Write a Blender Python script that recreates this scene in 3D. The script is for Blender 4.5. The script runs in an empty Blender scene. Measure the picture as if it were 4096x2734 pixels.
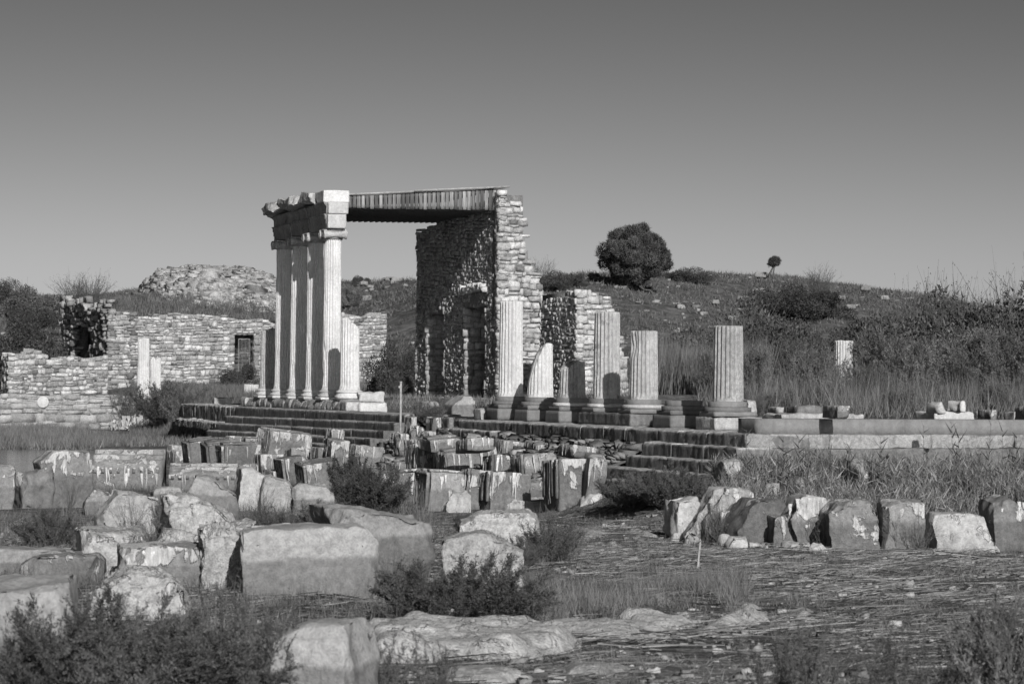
import bpy, math, random
import numpy as np
from mathutils import Vector, Matrix

# ---------------------------------------------------------------- camera, sky, sun
SC = bpy.context.scene
COL = SC.collection
F, CX, CY = 11000.0, 2048.0, 1367.0        # focal length and centre in photo pixels
EYE = 2.35
PITCH = math.atan(168.0 / F)
ROLL = 0.008
cf = np.array([0, math.cos(PITCH), math.sin(PITCH)])
r0 = np.array([1.0, 0, 0]); n0 = np.array([0, -math.sin(PITCH), math.cos(PITCH)])
cr = math.cos(ROLL) * r0 + math.sin(ROLL) * n0
cu = math.cos(ROLL) * n0 - math.sin(ROLL) * r0
cam_d = bpy.data.cameras.new("Camera")
cam = bpy.data.objects.new("Camera", cam_d)
COL.objects.link(cam)
cam.matrix_world = Matrix(((cr[0], cu[0], -cf[0], 0), (cr[1], cu[1], -cf[1], 0), (cr[2], cu[2], -cf[2], EYE), (0, 0, 0, 1)))
cam_d.lens = F / 4096 * 36
cam_d.sensor_width = 36
cam_d.clip_start = 0.5
cam_d.clip_end = 6000
cam_d.dof.use_dof = True
cam_d.dof.focus_distance = 72
cam_d.dof.aperture_fstop = 5.6
SC.camera = cam

SUN_EL = math.radians(24.0)
SUN_HEAD = math.radians(13.7)              # light travels along +Y turned this much to -X
sun_to = Vector((math.sin(SUN_HEAD) * math.cos(SUN_EL), -math.cos(SUN_HEAD) * math.cos(SUN_EL), math.sin(SUN_EL)))
sl = bpy.data.lights.new("Sun", 'SUN'); sl.energy = 4.5; sl.angle = math.radians(0.5); sl.color = (1, 0.985, 0.97)
so = bpy.data.objects.new("Sun", sl); COL.objects.link(so)
so.rotation_euler = sun_to.to_track_quat('Z', 'Y').to_euler()
W = bpy.data.worlds.new("World"); SC.world = W; W.use_nodes = True
wn = W.node_tree; wn.nodes.clear()
sky = wn.nodes.new('ShaderNodeTexSky'); sky.sky_type = 'NISHITA'; sky.sun_disc = False
sky.sun_elevation = SUN_EL
sky.sun_rotation = math.atan2(sun_to.x, sun_to.y)
sky.air_density = 1.0; sky.dust_density = 0.6; sky.ozone_density = 1.0
sep = wn.nodes.new('ShaderNodeSeparateColor')     # black-and-white film behind a red filter
mul = wn.nodes.new('ShaderNodeMath'); mul.operation = 'MULTIPLY'; mul.inputs[1].default_value = 0.085
pw = wn.nodes.new('ShaderNodeMath'); pw.operation = 'POWER'; pw.inputs[1].default_value = 2.1
m2 = wn.nodes.new('ShaderNodeMath'); m2.operation = 'MULTIPLY'; m2.inputs[1].default_value = 1.0
bg = wn.nodes.new('ShaderNodeBackground'); bg.inputs[1].default_value = 0.1
wo = wn.nodes.new('ShaderNodeOutputWorld')
wn.links.new(sky.outputs[0], sep.inputs[0]); wn.links.new(sep.outputs[0], mul.inputs[0])
wn.links.new(mul.outputs[0], pw.inputs[0]); wn.links.new(pw.outputs[0], m2.inputs[0])
wn.links.new(m2.outputs[0], bg.inputs[0]); wn.links.new(bg.outputs[0], wo.inputs[0])
SKY_MUL = m2
m2.inputs[1].default_value = 10.0
vs = SC.view_settings; vs.view_transform = 'Standard'; vs.look = 'None'; vs.exposure = 0; vs.gamma = 1
SC.cycles.max_bounces = 4; SC.cycles.diffuse_bounces = 1; SC.cycles.transparent_max_bounces = 4

# ---------------------------------------------------------------- frames: photo pixels -> world, stoa axes
K = 1.7436                                   # overview pixels -> photo pixels
TA = 3298.0 / F
YAW = math.atan(TA); cA, sA = math.cos(YAW), math.sin(YAW)
V0 = 20.7 * cA
def ray(x, y):
    d = cf * F + cr * (x - CX) - cu * (y - CY)
    return d
def PY(x, y, Y):
    d = ray(x, y); t = Y / d[1]
    return np.array([d[0] * t, Y, EYE + d[2] * t])
def PZ(x, y, z=0.0):
    d = ray(x, y); t = (z - EYE) / d[2]
    return np.array([d[0] * t, d[1] * t, z])
def UV(p): return (-p[0] * sA + p[1] * cA, p[0] * cA + p[1] * sA - V0)
def WP(u, v, z=0.0):
    vv = v + V0
    return np.array([-u * sA + vv * cA, u * cA + vv * sA, z])
def PV(x, y, v):                             # pixel on the vertical plane v = const
    d = ray(x, y); t = (v + V0) / (d[0] * cA + d[1] * sA)
    return np.array([d[0] * t, d[1] * t, EYE + d[2] * t])
def PU(x, y, u):
    d = ray(x, y); t = u / (-d[0] * sA + d[1] * cA)
    return np.array([d[0] * t, d[1] * t, EYE + d[2] * t])
eA = np.array([-sA, cA, 0.0]); eB = np.array([cA, sA, 0.0]); eZ = np.array([0, 0, 1.0])

# ---------------------------------------------------------------- noise
def _h(ix, iy, iz, s):
    n = (ix.astype(np.int64) * 374761393 + iy.astype(np.int64) * 668265263 + iz.astype(np.int64) * 2147483647 + int(s) * 1274126177) & 0xffffffff
    n = ((n ^ (n >> 13)) * 1274126177) & 0xffffffff
    n = (n ^ (n >> 16)) & 0xffffffff
    n = (n * 2246822519) & 0xffffffff
    return ((n ^ (n >> 15)) & 0xffffff) / 16777215.0
def vnoise(p, s=0):
    p = np.asarray(p, float); i = np.floor(p); f = p - i; f = f * f * (3 - 2 * f)
    x, y, z = i[..., 0], i[..., 1], i[..., 2]; fx, fy, fz = f[..., 0], f[..., 1], f[..., 2]
    def L(a, b, t): return a + (b - a) * t
    c = [[[_h(x + a, y + b, z + d, s) for d in (0, 1)] for b in (0, 1)] for a in (0, 1)]
    return L(L(L(c[0][0][0], c[1][0][0], fx), L(c[0][1][0], c[1][1][0], fx), fy), L(L(c[0][0][1], c[1][0][1], fx), L(c[0][1][1], c[1][1][1], fx), fy), fz) * 2 - 1
def fbm(p, s=0, o=4, g=.5):
    p = np.asarray(p, float); a = 1.0; r = 0; t = 0
    for k in range(o):
        r = r + a * vnoise(p, s + k * 17); t += a; a *= g; p = p * 2.03 + 3.1
    return r / t
def sstep(x, a, b):
    t = np.clip((np.asarray(x, float) - a) / (b - a), 0, 1); return t * t * (3 - 2 * t)

# ---------------------------------------------------------------- mesh building
class MB:
    def __init__(s): s.V = []; s.Fq = []; s.Ft = []; s.T = []; s.n = 0; s.poly = []
    def add(s, v, q=None, t=None, tone=1.0):
        v = np.asarray(v, float).reshape(-1, 3)
        if q is not None and len(q): s.Fq.append(np.asarray(q, int) + s.n)
        if t is not None and len(t): s.Ft.append(np.asarray(t, int) + s.n)
        s.V.append(v); tt = np.empty(len(v)); tt[:] = tone; s.T.append(tt); s.n += len(v)
    def mesh(s, name, off=(0, 0, 0), smooth=False):
        V = np.concatenate(s.V) - np.asarray(off, float); T = np.concatenate(s.T)
        q = np.concatenate(s.Fq) if s.Fq else np.zeros((0, 4), int); t = np.concatenate(s.Ft) if s.Ft else np.zeros((0, 3), int)
        me = bpy.data.meshes.new(name)
        me.vertices.add(len(V)); me.vertices.foreach_set('co', V.astype(np.float32).ravel())
        nl = len(q) * 4 + len(t) * 3
        me.loops.add(nl); me.loops.foreach_set('vertex_index', np.concatenate([q.ravel(), t.ravel()]).astype(np.int32))
        me.polygons.add(len(q) + len(t))
        ls = np.concatenate([np.arange(len(q)) * 4, len(q) * 4 + np.arange(len(t)) * 3]).astype(np.int32)
        me.polygons.foreach_set('loop_start', ls)
        me.update(calc_edges=True)
        if smooth: me.polygons.foreach_set('use_smooth', [True] * (len(q) + len(t)))
        at = me.attributes.new('tone', 'FLOAT', 'POINT'); at.data.foreach_set('value', T.astype(np.float32))
        me.validate()
        return me
    def obj(s, name, mat, parent=None, loc=None, smooth=False, world=True):
        off = (0, 0, 0)
        if parent is not None and world: off = parent['_o']
        if parent is None and loc is not None and world: off = loc
        me = s.mesh(name, off, smooth); me.materials.append(mat)
        o = bpy.data.objects.new(name, me); COL.objects.link(o)
        if parent is not None: o.parent = parent
        elif loc is not None: o.location = loc; o['_o'] = list(map(float, loc))
        return o
def tag(o, label, cat=None, group=None, kind=None):
    o['label'] = label
    if cat: o['category'] = cat
    if group: o['group'] = group
    if kind: o['kind'] = kind
    return o
def thing(name, label, cat, loc=(0, 0, 0), group=None, rz=0.0):
    o = bpy.data.objects.new(name, None); COL.objects.link(o); o.location = [float(c) for c in loc]; o.empty_display_size = .2
    o['_o'] = [float(c) for c in loc]; o.rotation_euler = (0, 0, rz)
    return tag(o, label, cat, group)
def struct(o, label=None):
    o['kind'] = 'structure'
    return o

_cube = {}
def cube_t(nx, ny, nz):
    k = (nx, ny, nz)
    if k in _cube: return _cube[k]
    idx = {}; V = []; Q = []
    def vid(i, j, l):
        if (i, j, l) not in idx: idx[(i, j, l)] = len(V); V.append((2 * i / nx - 1, 2 * j / ny - 1, 2 * l / nz - 1))
        return idx[(i, j, l)]
    for i in range(nx):
        for j in range(ny):
            Q.append((vid(i, j, 0), vid(i, j + 1, 0), vid(i + 1, j + 1, 0), vid(i + 1, j, 0)))
            Q.append((vid(i, j, nz), vid(i + 1, j, nz), vid(i + 1, j + 1, nz), vid(i, j + 1, nz)))
        for l in range(nz):
            Q.append((vid(i, 0, l), vid(i + 1, 0, l), vid(i + 1, 0, l + 1), vid(i, 0, l + 1)))
            Q.append((vid(i, ny, l), vid(i, ny, l + 1), vid(i + 1, ny, l + 1), vid(i + 1, ny, l)))
    for j in range(ny):
        for l in range(nz):
            Q.append((vid(0, j, l), vid(0, j, l + 1), vid(0, j + 1, l + 1), vid(0, j + 1, l)))
            Q.append((vid(nx, j, l), vid(nx, j + 1, l), vid(nx, j + 1, l + 1), vid(nx, j, l + 1)))
    _cube[k] = (np.array(V, float), np.array(Q)); return _cube[k]
def rbox(sx, sy, sz, r=.03, cell=.08, rough=.01, seed=0, chops=(), nmax=26, streak=0.0, lump=0.0):
    """stone block, base centre at the origin: rounded corners, worn faces, broken by cutting planes"""
    ns = [int(min(nmax, max(2, math.ceil(s / cell)))) for s in (sx, sy, sz)]
    V, Q = cube_t(*ns); h = np.array([sx, sy, sz]) / 2
    r = min(r, h.min() * .9)
    # concentrate rows at the edges
    P = np.sign(V) * np.abs(V) ** 0.8 * h
    r = (r * np.clip(.75 + 1.5 * fbm(P * 3.1 + seed * 1.3, seed + 21, 3), .12, 1.6))[:, None]; r = np.minimum(r, h.min() * .95)
    q = np.clip(P, -(h - r), h - r); d = P - q; L = np.linalg.norm(d, axis=1, keepdims=True); L[L == 0] = 1
    nrm = d / L; P = q + nrm * r
    flat = (np.abs(P) > h - r * 1.01 - .001)
    N = np.sign(P) * flat; ln = np.linalg.norm(N, axis=1, keepdims=True); ln[ln == 0] = 1; N = N / ln
    for (nx, ny, nz, dd) in chops:
        n = np.array([nx, ny, nz], float); n /= np.linalg.norm(n)
        lim = dd * np.abs(n * h).sum()
        wob = fbm(P * 2.2, seed + 5, 3) * rough * 2.5
        o = (P @ n) - lim - wob; m = o > 0
        P[m] -= np.outer(o[m], n); N[m] = n
    P = P + N * (fbm(P * 2.1 + seed * 1.7, seed, 4) * rough * .9 + (.35 - np.abs(fbm(P * 2.7 + seed * .7, seed + 33, 3)) * 3) * rough * .8 + fbm(P * 9 + seed, seed + 3, 3) * rough * .6 - rough * .3)[:, None]
    if lump: P = P + N * (fbm(P * .9 + seed * 3.3, seed + 9, 2) * lump)[:, None]
    if streak:
        sn = fbm(P * np.array([7, 7, 1.1]) + seed, seed + 11, 3)
        P = P + N * (np.abs(sn) * -streak * (1 - np.abs(N[:, 2:3]).ravel()))[:, None]
    P[:, 2] += sz / 2
    return P, Q
def rot(P, rz=0, rx=0, ry=0):
    m = np.array((Matrix.Rotation(rz, 3, 'Z') @ Matrix.Rotation(rx, 3, 'X') @ Matrix.Rotation(ry, 3, 'Y')))
    return P @ m.T
def lathe(prof, na=40, axis='z'):
    """prof: list of (r,z); closed top and bottom"""
    pr = np.array(prof, float); a = np.linspace(0, 2 * math.pi, na, endpoint=False)
    V = np.stack([pr[:, 0:1] * np.cos(a), pr[:, 0:1] * np.sin(a), np.repeat(pr[:, 1:2], na, 1)], -1).reshape(-1, 3)
    Q = []; m = len(pr)
    i = np.arange(m - 1)[:, None] * na; j = np.arange(na)[None, :]; j2 = (j + 1) % na
    Q = np.stack([i + j, i + j2, i + na + j2, i + na + j], -1).reshape(-1, 4)
    c0 = len(V); V = np.vstack([V, [[0, 0, pr[0, 1]], [0, 0, pr[-1, 1]]]])
    jj = np.arange(na); T = np.concatenate([np.stack([np.full(na, c0), (jj + 1) % na, jj], -1), np.stack([np.full(na, c0 + 1), (m - 1) * na + jj, (m - 1) * na + (jj + 1) % na], -1)])
    return V, Q, T
def extrude(prof, L, n, seed=0, rough=.01, x0=None):
    """closed profile [(y,z)] extruded along x, worn; profile points are resampled so wear shows"""
    pr = []
    m = len(prof)
    for i in range(m):
        a = np.array(prof[i], float); b = np.array(prof[(i + 1) % m], float); k = max(1, int(np.linalg.norm(b - a) / .09))
        for t in range(k): pr.append(a + (b - a) * t / k)
    pr = np.array(pr); m = len(pr); xs = np.linspace(0, L, n + 1) + (0 if x0 is None else x0)
    V = np.zeros((n + 1, m, 3)); V[:, :, 0] = xs[:, None]; V[:, :, 1] = pr[None, :, 0]; V[:, :, 2] = pr[None, :, 1]
    V = V.reshape(-1, 3); c = pr.mean(0)
    D = V[:, 1:] - c; D /= np.linalg.norm(D, axis=1, keepdims=True) + 1e-6
    w = fbm(V * 3 + seed, seed, 4) * rough * 2 - np.clip(fbm(V * 1.3 + seed * 2, seed + 4, 3) - .25, 0, 1) * rough * 9
    V[:, 1:] += D * w[:, None]
    i = np.arange(n)[:, None] * m; j = np.arange(m)[None, :]; j2 = (j + 1) % m
    Q = np.stack([i + j, i + m + j, i + m + j2, i + j2], -1).reshape(-1, 4)
    T = []
    V = np.vstack([V, [xs[0], c[0], c[1]], [xs[-1], c[0], c[1]]]); a, b = len(V) - 2, len(V) - 1
    # end caps as fans (profiles are star shaped)
    jj = np.arange(m); T = np.concatenate([np.stack([np.full(m, a), jj, (jj + 1) % m], -1), np.stack([np.full(m, b), n * m + (jj + 1) % m, n * m + jj], -1)])
    return V, Q, T
def stones(mb, C, ex, ey, ez, S, rng, jit=.12, tone=None, tmpl=(2, 2, 2), rough=1.0):
    """many small stones at once. C centres (n,3); ex,ey,ez axes; S half sizes (n,3)"""
    V, Q = cube_t(*tmpl); n = len(C)
    ln = np.linalg.norm(V, axis=1, keepdims=True)
    P = V * (1 - .05 * (ln - 1) / .73)
    P = P[None] + rng.uniform(-jit, jit, (n, len(V), 3)) * rough
    S = S * np.stack([rng.uniform(.93, 1.03, n), np.ones(n), rng.uniform(.8, 1.06, n)], -1)
    P = P * S[:, None, :]; an = rng.normal(size=(n, 1)) * .045 * (rough > 0); P = np.stack([P[..., 0] * np.cos(an) - P[..., 2] * np.sin(an), P[..., 1], P[..., 0] * np.sin(an) + P[..., 2] * np.cos(an)], -1)
    X = C[:, None, :] + P[..., 0:1] * ex + P[..., 1:2] * ey + P[..., 2:3] * ez
    q = (Q[None] + (np.arange(n) * len(V))[:, None, None]).reshape(-1, 4)
    t = np.repeat(tone if tone is not None else np.ones(n), len(V))
    mb.add(X.reshape(-1, 3), q, tone=t)
def masonry(mb, O, e, n, L, z0, top, holes=(), w=(.18, .55), h=(.12, .32), depth=.2, out=.05, seed=0, tone=(.55, 1.15), gap=.012, dark=.12, jit=.13, big_corner=0):
    """rubble masonry on the face through O (world), running along e, facing n; top: function of s"""
    rng = np.random.default_rng(seed); O = np.asarray(O, float)
    C = []; S = []; T = []
    zmax = max(top(s) for s in np.linspace(0, L, 60)); z = z0; row = 0
    while z < zmax:
        hh = rng.uniform(*h); s = -rng.uniform(0, .1) ; row += 1
        while s < L:
            ww = rng.uniform(*w) * (1 if rng.random() > .12 else 1.5)
            if big_corner and (s < .05 or s + ww > L - .1): ww *= big_corner
            if s + ww > L - .08: ww = max(.1, L - s)
            cx = s + ww / 2; nsub = 1
            if rng.random() < .18 and hh > .2: nsub = 2
            for k in range(nsub):
                h2 = hh / nsub; cz = z + h2 * (k + .5) + rng.uniform(-.02, .02) + .05 * math.sin(cx * 1.7 + row * .6) * (0 < cx < L)
                if cz + h2 * .3 > top(min(max(cx, 0), L)) + rng.uniform(-.06, .06): continue
                if any(a - .02 < cx < b + .02 and c < cz < d for (a, b, c, d) in holes): continue
                ov = rng.uniform(-.3, 1.0) * out
                w2, w1 = s + ww, s
                for (a, b, c, d) in holes:
                    if c < cz < d:
                        if w1 < a < w2: w2 = a
                        if w1 < b < w2: w1 = b
                cc = O + e * ((w1 + w2) / 2) + n * (ov - depth / 2); cc = cc + np.array([0, 0, cz])
                C.append(cc); S.append(((w2 - w1) / 2 - gap / 2 + .004, depth / 2, h2 / 2 - gap / 2 + .004)); t = rng.uniform(*tone)
                if rng.random() < dark: t *= .6
                T.append(t)
            s += ww
        z += hh
    if C: stones(mb, np.array(C), e, n, eZ, np.array(S), rng, jit=jit, tone=np.array(T))
def slab(mb, O, e, n, L, z0, top, thick, back=0.0, holes=(), tone=.6, k=40):
    """mortar core behind the stones"""
    xs = [i * L / k for i in range(k)]
    for a in xs:
        b = a + L / k; zt = min(top(a), top(b)) - .05
        spans = [(z0, zt)]
        for (p, q, c, d) in holes:
            if a < q - .001 and b > p + .001:
                ns = []
                for (s0, s1) in spans:
                    if c > s0: ns.append((s0, min(c, s1)))
                    if d < s1: ns.append((max(d, s0), s1))
                spans = ns
        for (s0, s1) in spans:
            if s1 - s0 < .03: continue
            V, Q = cube_t(1, 1, 1)
            P = V * np.array([(b - a) / 2, thick / 2, (s1 - s0) / 2])
            C = np.asarray(O, float) + e * ((a + b) / 2) - n * (thick / 2 + back * .45) + eZ * ((s0 + s1) / 2)
            mb.add(C + P[:, 0:1] * e + P[:, 1:2] * n + P[:, 2:3] * eZ, Q, tone=tone)

# ---------------------------------------------------------------- materials (grey: the photograph is black and white)
def G(v): return (v, v, v, 1)
class NT:
    def __init__(s, name):
        s.m = bpy.data.materials.new(name); s.m.use_nodes = True; s.t = s.m.node_tree; s.t.nodes.clear()
        s.out = s.n('ShaderNodeOutputMaterial')
    def n(s, ty, **k):
        x = s.t.nodes.new(ty)
        for a, b in k.items(): setattr(x, a, b)
        return x
    def l(s, a, b): s.t.links.new(a, b)
    def math(s, op, a, b=None, c=None, clamp=False):
        x = s.n('ShaderNodeMath', operation=op, use_clamp=clamp)
        for i, v in enumerate((a, b, c)):
            if v is None: continue
            if hasattr(v, 'links'): s.l(v, x.inputs[i])
            else: x.inputs[i].default_value = v
        return x.outputs[0]
    def noise(s, vec, scale, detail=5, rough=.55, dist=0.0, mscale=None):
        if mscale is not None:
            mp = s.n('ShaderNodeMapping'); mp.inputs['Scale'].default_value = mscale; s.l(vec, mp.inputs[0]); vec = mp.outputs[0]
        x = s.n('ShaderNodeTexNoise'); s.l(vec, x.inputs['Vector']); x.inputs['Scale'].default_value = scale; x.inputs['Detail'].default_value = detail
        x.inputs['Roughness'].default_value = rough; x.inputs['Distortion'].default_value = dist
        return x.outputs[0]
    def ramp(s, v, a, b, lo=0.0, hi=1.0):
        x = s.n('ShaderNodeMapRange', interpolation_type='SMOOTHSTEP'); s.l(v, x.inputs[0])
        x.inputs[1].default_value = a; x.inputs[2].default_value = b; x.inputs[3].default_value = lo; x.inputs[4].default_value = hi
        return x.outputs[0]
    def mix(s, f, a, b):
        x = s.n('ShaderNodeMix', data_type='FLOAT')
        for i, v in ((0, f), (2, a), (3, b)):
            if hasattr(v, 'links'): s.l(v, x.inputs[i])
            else: x.inputs[i].default_value = v
        return x.outputs[0]
    def finish(s, val, rough=.9, bump=None, bd=.02, trans=0.0, spec=.15):
        c = s.n('ShaderNodeCombineColor')
        for i in range(3): s.l(val, c.inputs[i])
        p = s.n('ShaderNodeBsdfPrincipled'); s.l(c.outputs[0], p.inputs['Base Color']); p.inputs['Roughness'].default_value = rough
        p.inputs['Specular IOR Level'].default_value = spec
        if bump is not None:
            b = s.n('ShaderNodeBump'); b.inputs['Strength'].default_value = 1; b.inputs['Distance'].default_value = bd; s.l(bump, b.inputs['Height']); s.l(b.outputs[0], p.inputs['Normal'])
        sh = p.outputs[0]
        if trans:
            t = s.n('ShaderNodeBsdfTranslucent'); s.l(c.outputs[0], t.inputs[0]); mx = s.n('ShaderNodeMixShader'); mx.inputs[0].default_value = trans
            s.l(sh, mx.inputs[1]); s.l(t.outputs[0], mx.inputs[2]); sh = mx.outputs[0]
        s.l(sh, s.out.inputs[0]); return s.m
def tone_of(N):
    a = N.n('ShaderNodeAttribute'); a.attribute_name = 'tone'; return a.outputs['Fac']
def m_stone(name, base=.42, var=.5, streak=.4, algae=0.0, speck=.3, bd=.02, scale=1.0, waterline=0.0, dark=0.0, crack=0.0):
    N = NT(name); tc = N.n('ShaderNodeTexCoord'); oi = N.n('ShaderNodeObjectInfo')
    vm = N.n('ShaderNodeVectorMath', operation='ADD'); N.l(tc.outputs['Object'], vm.inputs[0])
    cx = N.n('ShaderNodeCombineXYZ'); rr = N.math('MULTIPLY', oi.outputs['Random'], 37.0); N.l(rr, cx.inputs[0]); N.l(rr, cx.inputs[1]); N.l(cx.outputs[0], vm.inputs[1])
    v = vm.outputs[0]
    n1 = N.noise(v, 1.4 * scale, 9, .7, .2); n2 = N.noise(v, 13 * scale, 5, .65); n3 = N.noise(v, 1.0, 5, .6, .3, (7 * scale, 7 * scale, .7 * scale)); n4 = N.noise(v, 45 * scale, 3)
    val = N.math('MULTIPLY', N.ramp(n1, .3, .7, 1 - var / 2, 1 + var / 3), base)
    val = N.math('MULTIPLY', val, N.ramp(n3, .36, .66, 1 - streak * .6, 1.0 + streak * .15))
    val = N.math('MULTIPLY', val, N.ramp(n2, .3, .7, 1 - speck * .7, 1 + speck * .3))
    val = N.math('MULTIPLY', val, N.ramp(n4, .32, .62, 1 - speck * .4, 1 + speck * .12))
    val = N.math('MULTIPLY', val, tone_of(N))
    val = N.math('MULTIPLY', val, N.math('MULTIPLY_ADD', oi.outputs['Random'], .3, .85))
    if dark:
        nd = N.noise(v, 2.3 * scale, 6, .7, .6)
        val = N.math('MULTIPLY', val, N.ramp(nd, .56, .68, 1.0, 1 - dark))
    if crack:
        vo = N.n('ShaderNodeTexVoronoi', feature='DISTANCE_TO_EDGE'); N.l(v, vo.inputs['Vector']); vo.inputs['Scale'].default_value = 1.3 * scale
        val = N.math('MULTIPLY', val, N.ramp(vo.outputs['Distance'], 0.0, .02, 1 - crack, 1.0))
    hb = N.math('ADD', N.math('MULTIPLY', n2, .5), N.math('ADD', N.math('MULTIPLY', n4, .42), N.math('MULTIPLY', n1, .6)))
    if waterline:
        gw = N.n('ShaderNodeSeparateXYZ'); N.l(tc.outputs['Generated'], gw.inputs[0]); nw = N.noise(v, 1.3, 4, .6, .3)
        wz = N.math('ADD', gw.outputs[2], N.math('MULTIPLY', N.math('SUBTRACT', nw, .5), .42))
        val = N.math('MULTIPLY', val, N.ramp(wz, .55, .63, 1 - waterline, 1.0))
    if algae:
        gz = N.n('ShaderNodeSeparateXYZ'); N.l(tc.outputs['Generated'], gz.inputs[0])
        na = N.noise(v, 1.5 * scale, 6, .6, 1.2); nb = N.noise(v, 1.0, 4, .6, .8, (6 * scale, 6 * scale, 1.6 * scale))
        a = N.math('ADD', N.math('MULTIPLY', na, .62), N.math('MULTIPLY', nb, .38))
        a = N.math('ADD', a, N.math('MULTIPLY', N.math('SUBTRACT', gz.outputs[2], .6), .13))
        msk = N.ramp(a, .56 - algae * .12, .595 - algae * .12)
        nf = N.noise(v, 1.0, 5, .7, .0, (34, 34, 5))
        val = N.mix(msk, val, N.ramp(nf, .3, .7, .30, .60)); hb = N.math('ADD', hb, N.math('MULTIPLY', msk, .55)); hb = N.math('ADD', hb, N.math('MULTIPLY', N.math('MULTIPLY', nf, msk), .5))
    return N.finish(val, .92, hb, bd)
def m_leaf(name, base=.07, trans=.25, var=.5):
    N = NT(name); tc = N.n('ShaderNodeTexCoord'); oi = N.n('ShaderNodeObjectInfo')
    n = N.noise(tc.outputs['Object'], 1.6, 3)
    val = N.math('MULTIPLY', N.math('MULTIPLY', N.ramp(n, .3, .7, 1 - var * .6, 1 + var * .5), base), tone_of(N))
    val = N.math('MULTIPLY', val, N.math('MULTIPLY_ADD', oi.outputs['Random'], .3, .85))
    return N.finish(val, .8, trans=trans, spec=.1)
def m_plain(name, v, rough=.6, metal=0):
    N = NT(name); tc = N.n('ShaderNodeTexCoord'); n = N.noise(tc.outputs['Object'], 9, 5)
    val = N.math('MULTIPLY', N.math('MULTIPLY', N.ramp(n, .3, .7, .75, 1.2), v), tone_of(N))
    return N.finish(val, rough, n, .004)
M = {}
M['marble'] = m_stone('weathered_marble', .56, .25, .12, 0, .25, .014)
M['marble2'] = m_stone('stained_marble', .42, .45, .3, 0, .35, .02, dark=.4)
M['drum'] = m_stone('old_shaft_marble', .38, .4, .25, 0, .4, .015, dark=.35)
M['block'] = m_stone('water_stained_block', .30, .4, .3, .12, .35, .025, waterline=.35)
M['block_d'] = m_stone('dark_block', .19, .5, .15, .10, .4, .03)
M['block_a'] = m_stone('algae_covered_block', .27, .45, .15, .30, .35, .03, waterline=.25)
M['block_p'] = m_stone('pale_block', .42, .4, .25, .1, .35, .03, dark=.3)
M['smooth'] = m_stone('smooth_block', .33, .25, .12, .0, .35, .022, waterline=.42)
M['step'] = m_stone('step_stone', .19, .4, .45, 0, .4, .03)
M['concrete'] = m_stone('cast_concrete', .20, .22, .15, 0, .22, .006)
M['ledge'] = m_stone('limestone_ledge', .34, .45, .15, 0, .45, .03, dark=.35)
M['ledge_d'] = m_stone('stained_ledge', .19, .45, .2, 0, .45, .03, dark=.3)
M['rubble'] = m_stone('rubble_stone', .55, .35, .2, 0, .4, .03)
M['mortar'] = m_stone('lime_mortar', .36, .4, .2, 0, .5, .05)
M['rock'] = m_stone('bedrock', .46, .4, .1, .05, .5, .05, crack=.15, dark=.3)
M['pebble'] = m_stone('small_stone', .44, .4, .1, 0, .35, .02)
M['leaf'] = m_leaf('tamarisk_leaf', .125)
M['leaf_d'] = m_leaf('dark_shrub_leaf', .08)
M['leaf_l'] = m_leaf('grey_shrub_leaf', .18)
M['tree'] = m_leaf('olive_leaf', .085)
M['twig'] = m_leaf('twig', .12, 0)
M['grass'] = m_leaf('dry_grass', .20, .2)
M['grass_g'] = m_leaf('green_grass', .15, .2)
M['straw'] = m_leaf('straw_litter', .185, 0, .9)
M['bark'] = m_plain('bark', .10, .9)
M['metal'] = m_plain('painted_metal', .32, .5)
M['iron'] = m_plain('iron_bars', .22, .6)
M['cloth'] = m_stone('dried_algae_mat', .62, .3, .4, 0, .4, .03)
def m_wood():
    N = NT('weathered_boards'); tc = N.n('ShaderNodeTexCoord')
    n = N.noise(tc.outputs['Object'], 1, 5, .6, 0, (26, 26, 1.5))
    val = N.math('MULTIPLY', N.math('MULTIPLY', N.ramp(n, .3, .7, .6, 1.3), .15), tone_of(N))
    return N.finish(val, .85, n, .004)
M['wood'] = m_wood()
def m_ground():
    N = NT('dry_ground'); tc = N.n('ShaderNodeTexCoord'); v = tc.outputs['Object']
    a = N.noise(v, .35, 6, .65, .5); b = N.noise(v, 4, 6, .7); c = N.noise(v, 9, 5, .7); d = N.noise(v, 30, 3)
    val = N.ramp(a, .38, .62, .10, .20); val = N.math('MULTIPLY', val, N.ramp(b, .35, .65, .4, 1.55)); val = N.math('MULTIPLY', val, N.ramp(d, .35, .65, .55, 1.35))
    val = N.math('MULTIPLY', val, tone_of(N))
    return N.finish(val, .95, N.math('ADD', N.math('ADD', b, N.math('MULTIPLY', c, .8)), N.math('MULTIPLY', d, .2)), .06)
M['ground'] = m_ground()
def m_hill():
    N = NT('hill_grass'); tc = N.n('ShaderNodeTexCoord'); v = tc.outputs['Object']
    a = N.noise(v, .07, 6, .65, .5); b = N.noise(v, .9, 7, .72); c = N.noise(v, .45, 5, .75, .8)
    val = N.ramp(a, .35, .65, .09, .15); val = N.math('MULTIPLY', val, N.ramp(b, .32, .68, .45, 1.5))
    val = N.mix(N.ramp(c, .64, .72), val, .22)
    return N.finish(val, .95, b, .35)
M['hill'] = m_hill()
N = NT('still_water'); tc = N.n('ShaderNodeTexCoord'); nn = N.noise(tc.outputs['Object'], 3, 3, .5, 0, (.4, 2, 1))
pv = N.math('MULTIPLY', nn, .06); M['water'] = N.finish(pv, .08, nn, .01, spec=.5)
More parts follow.
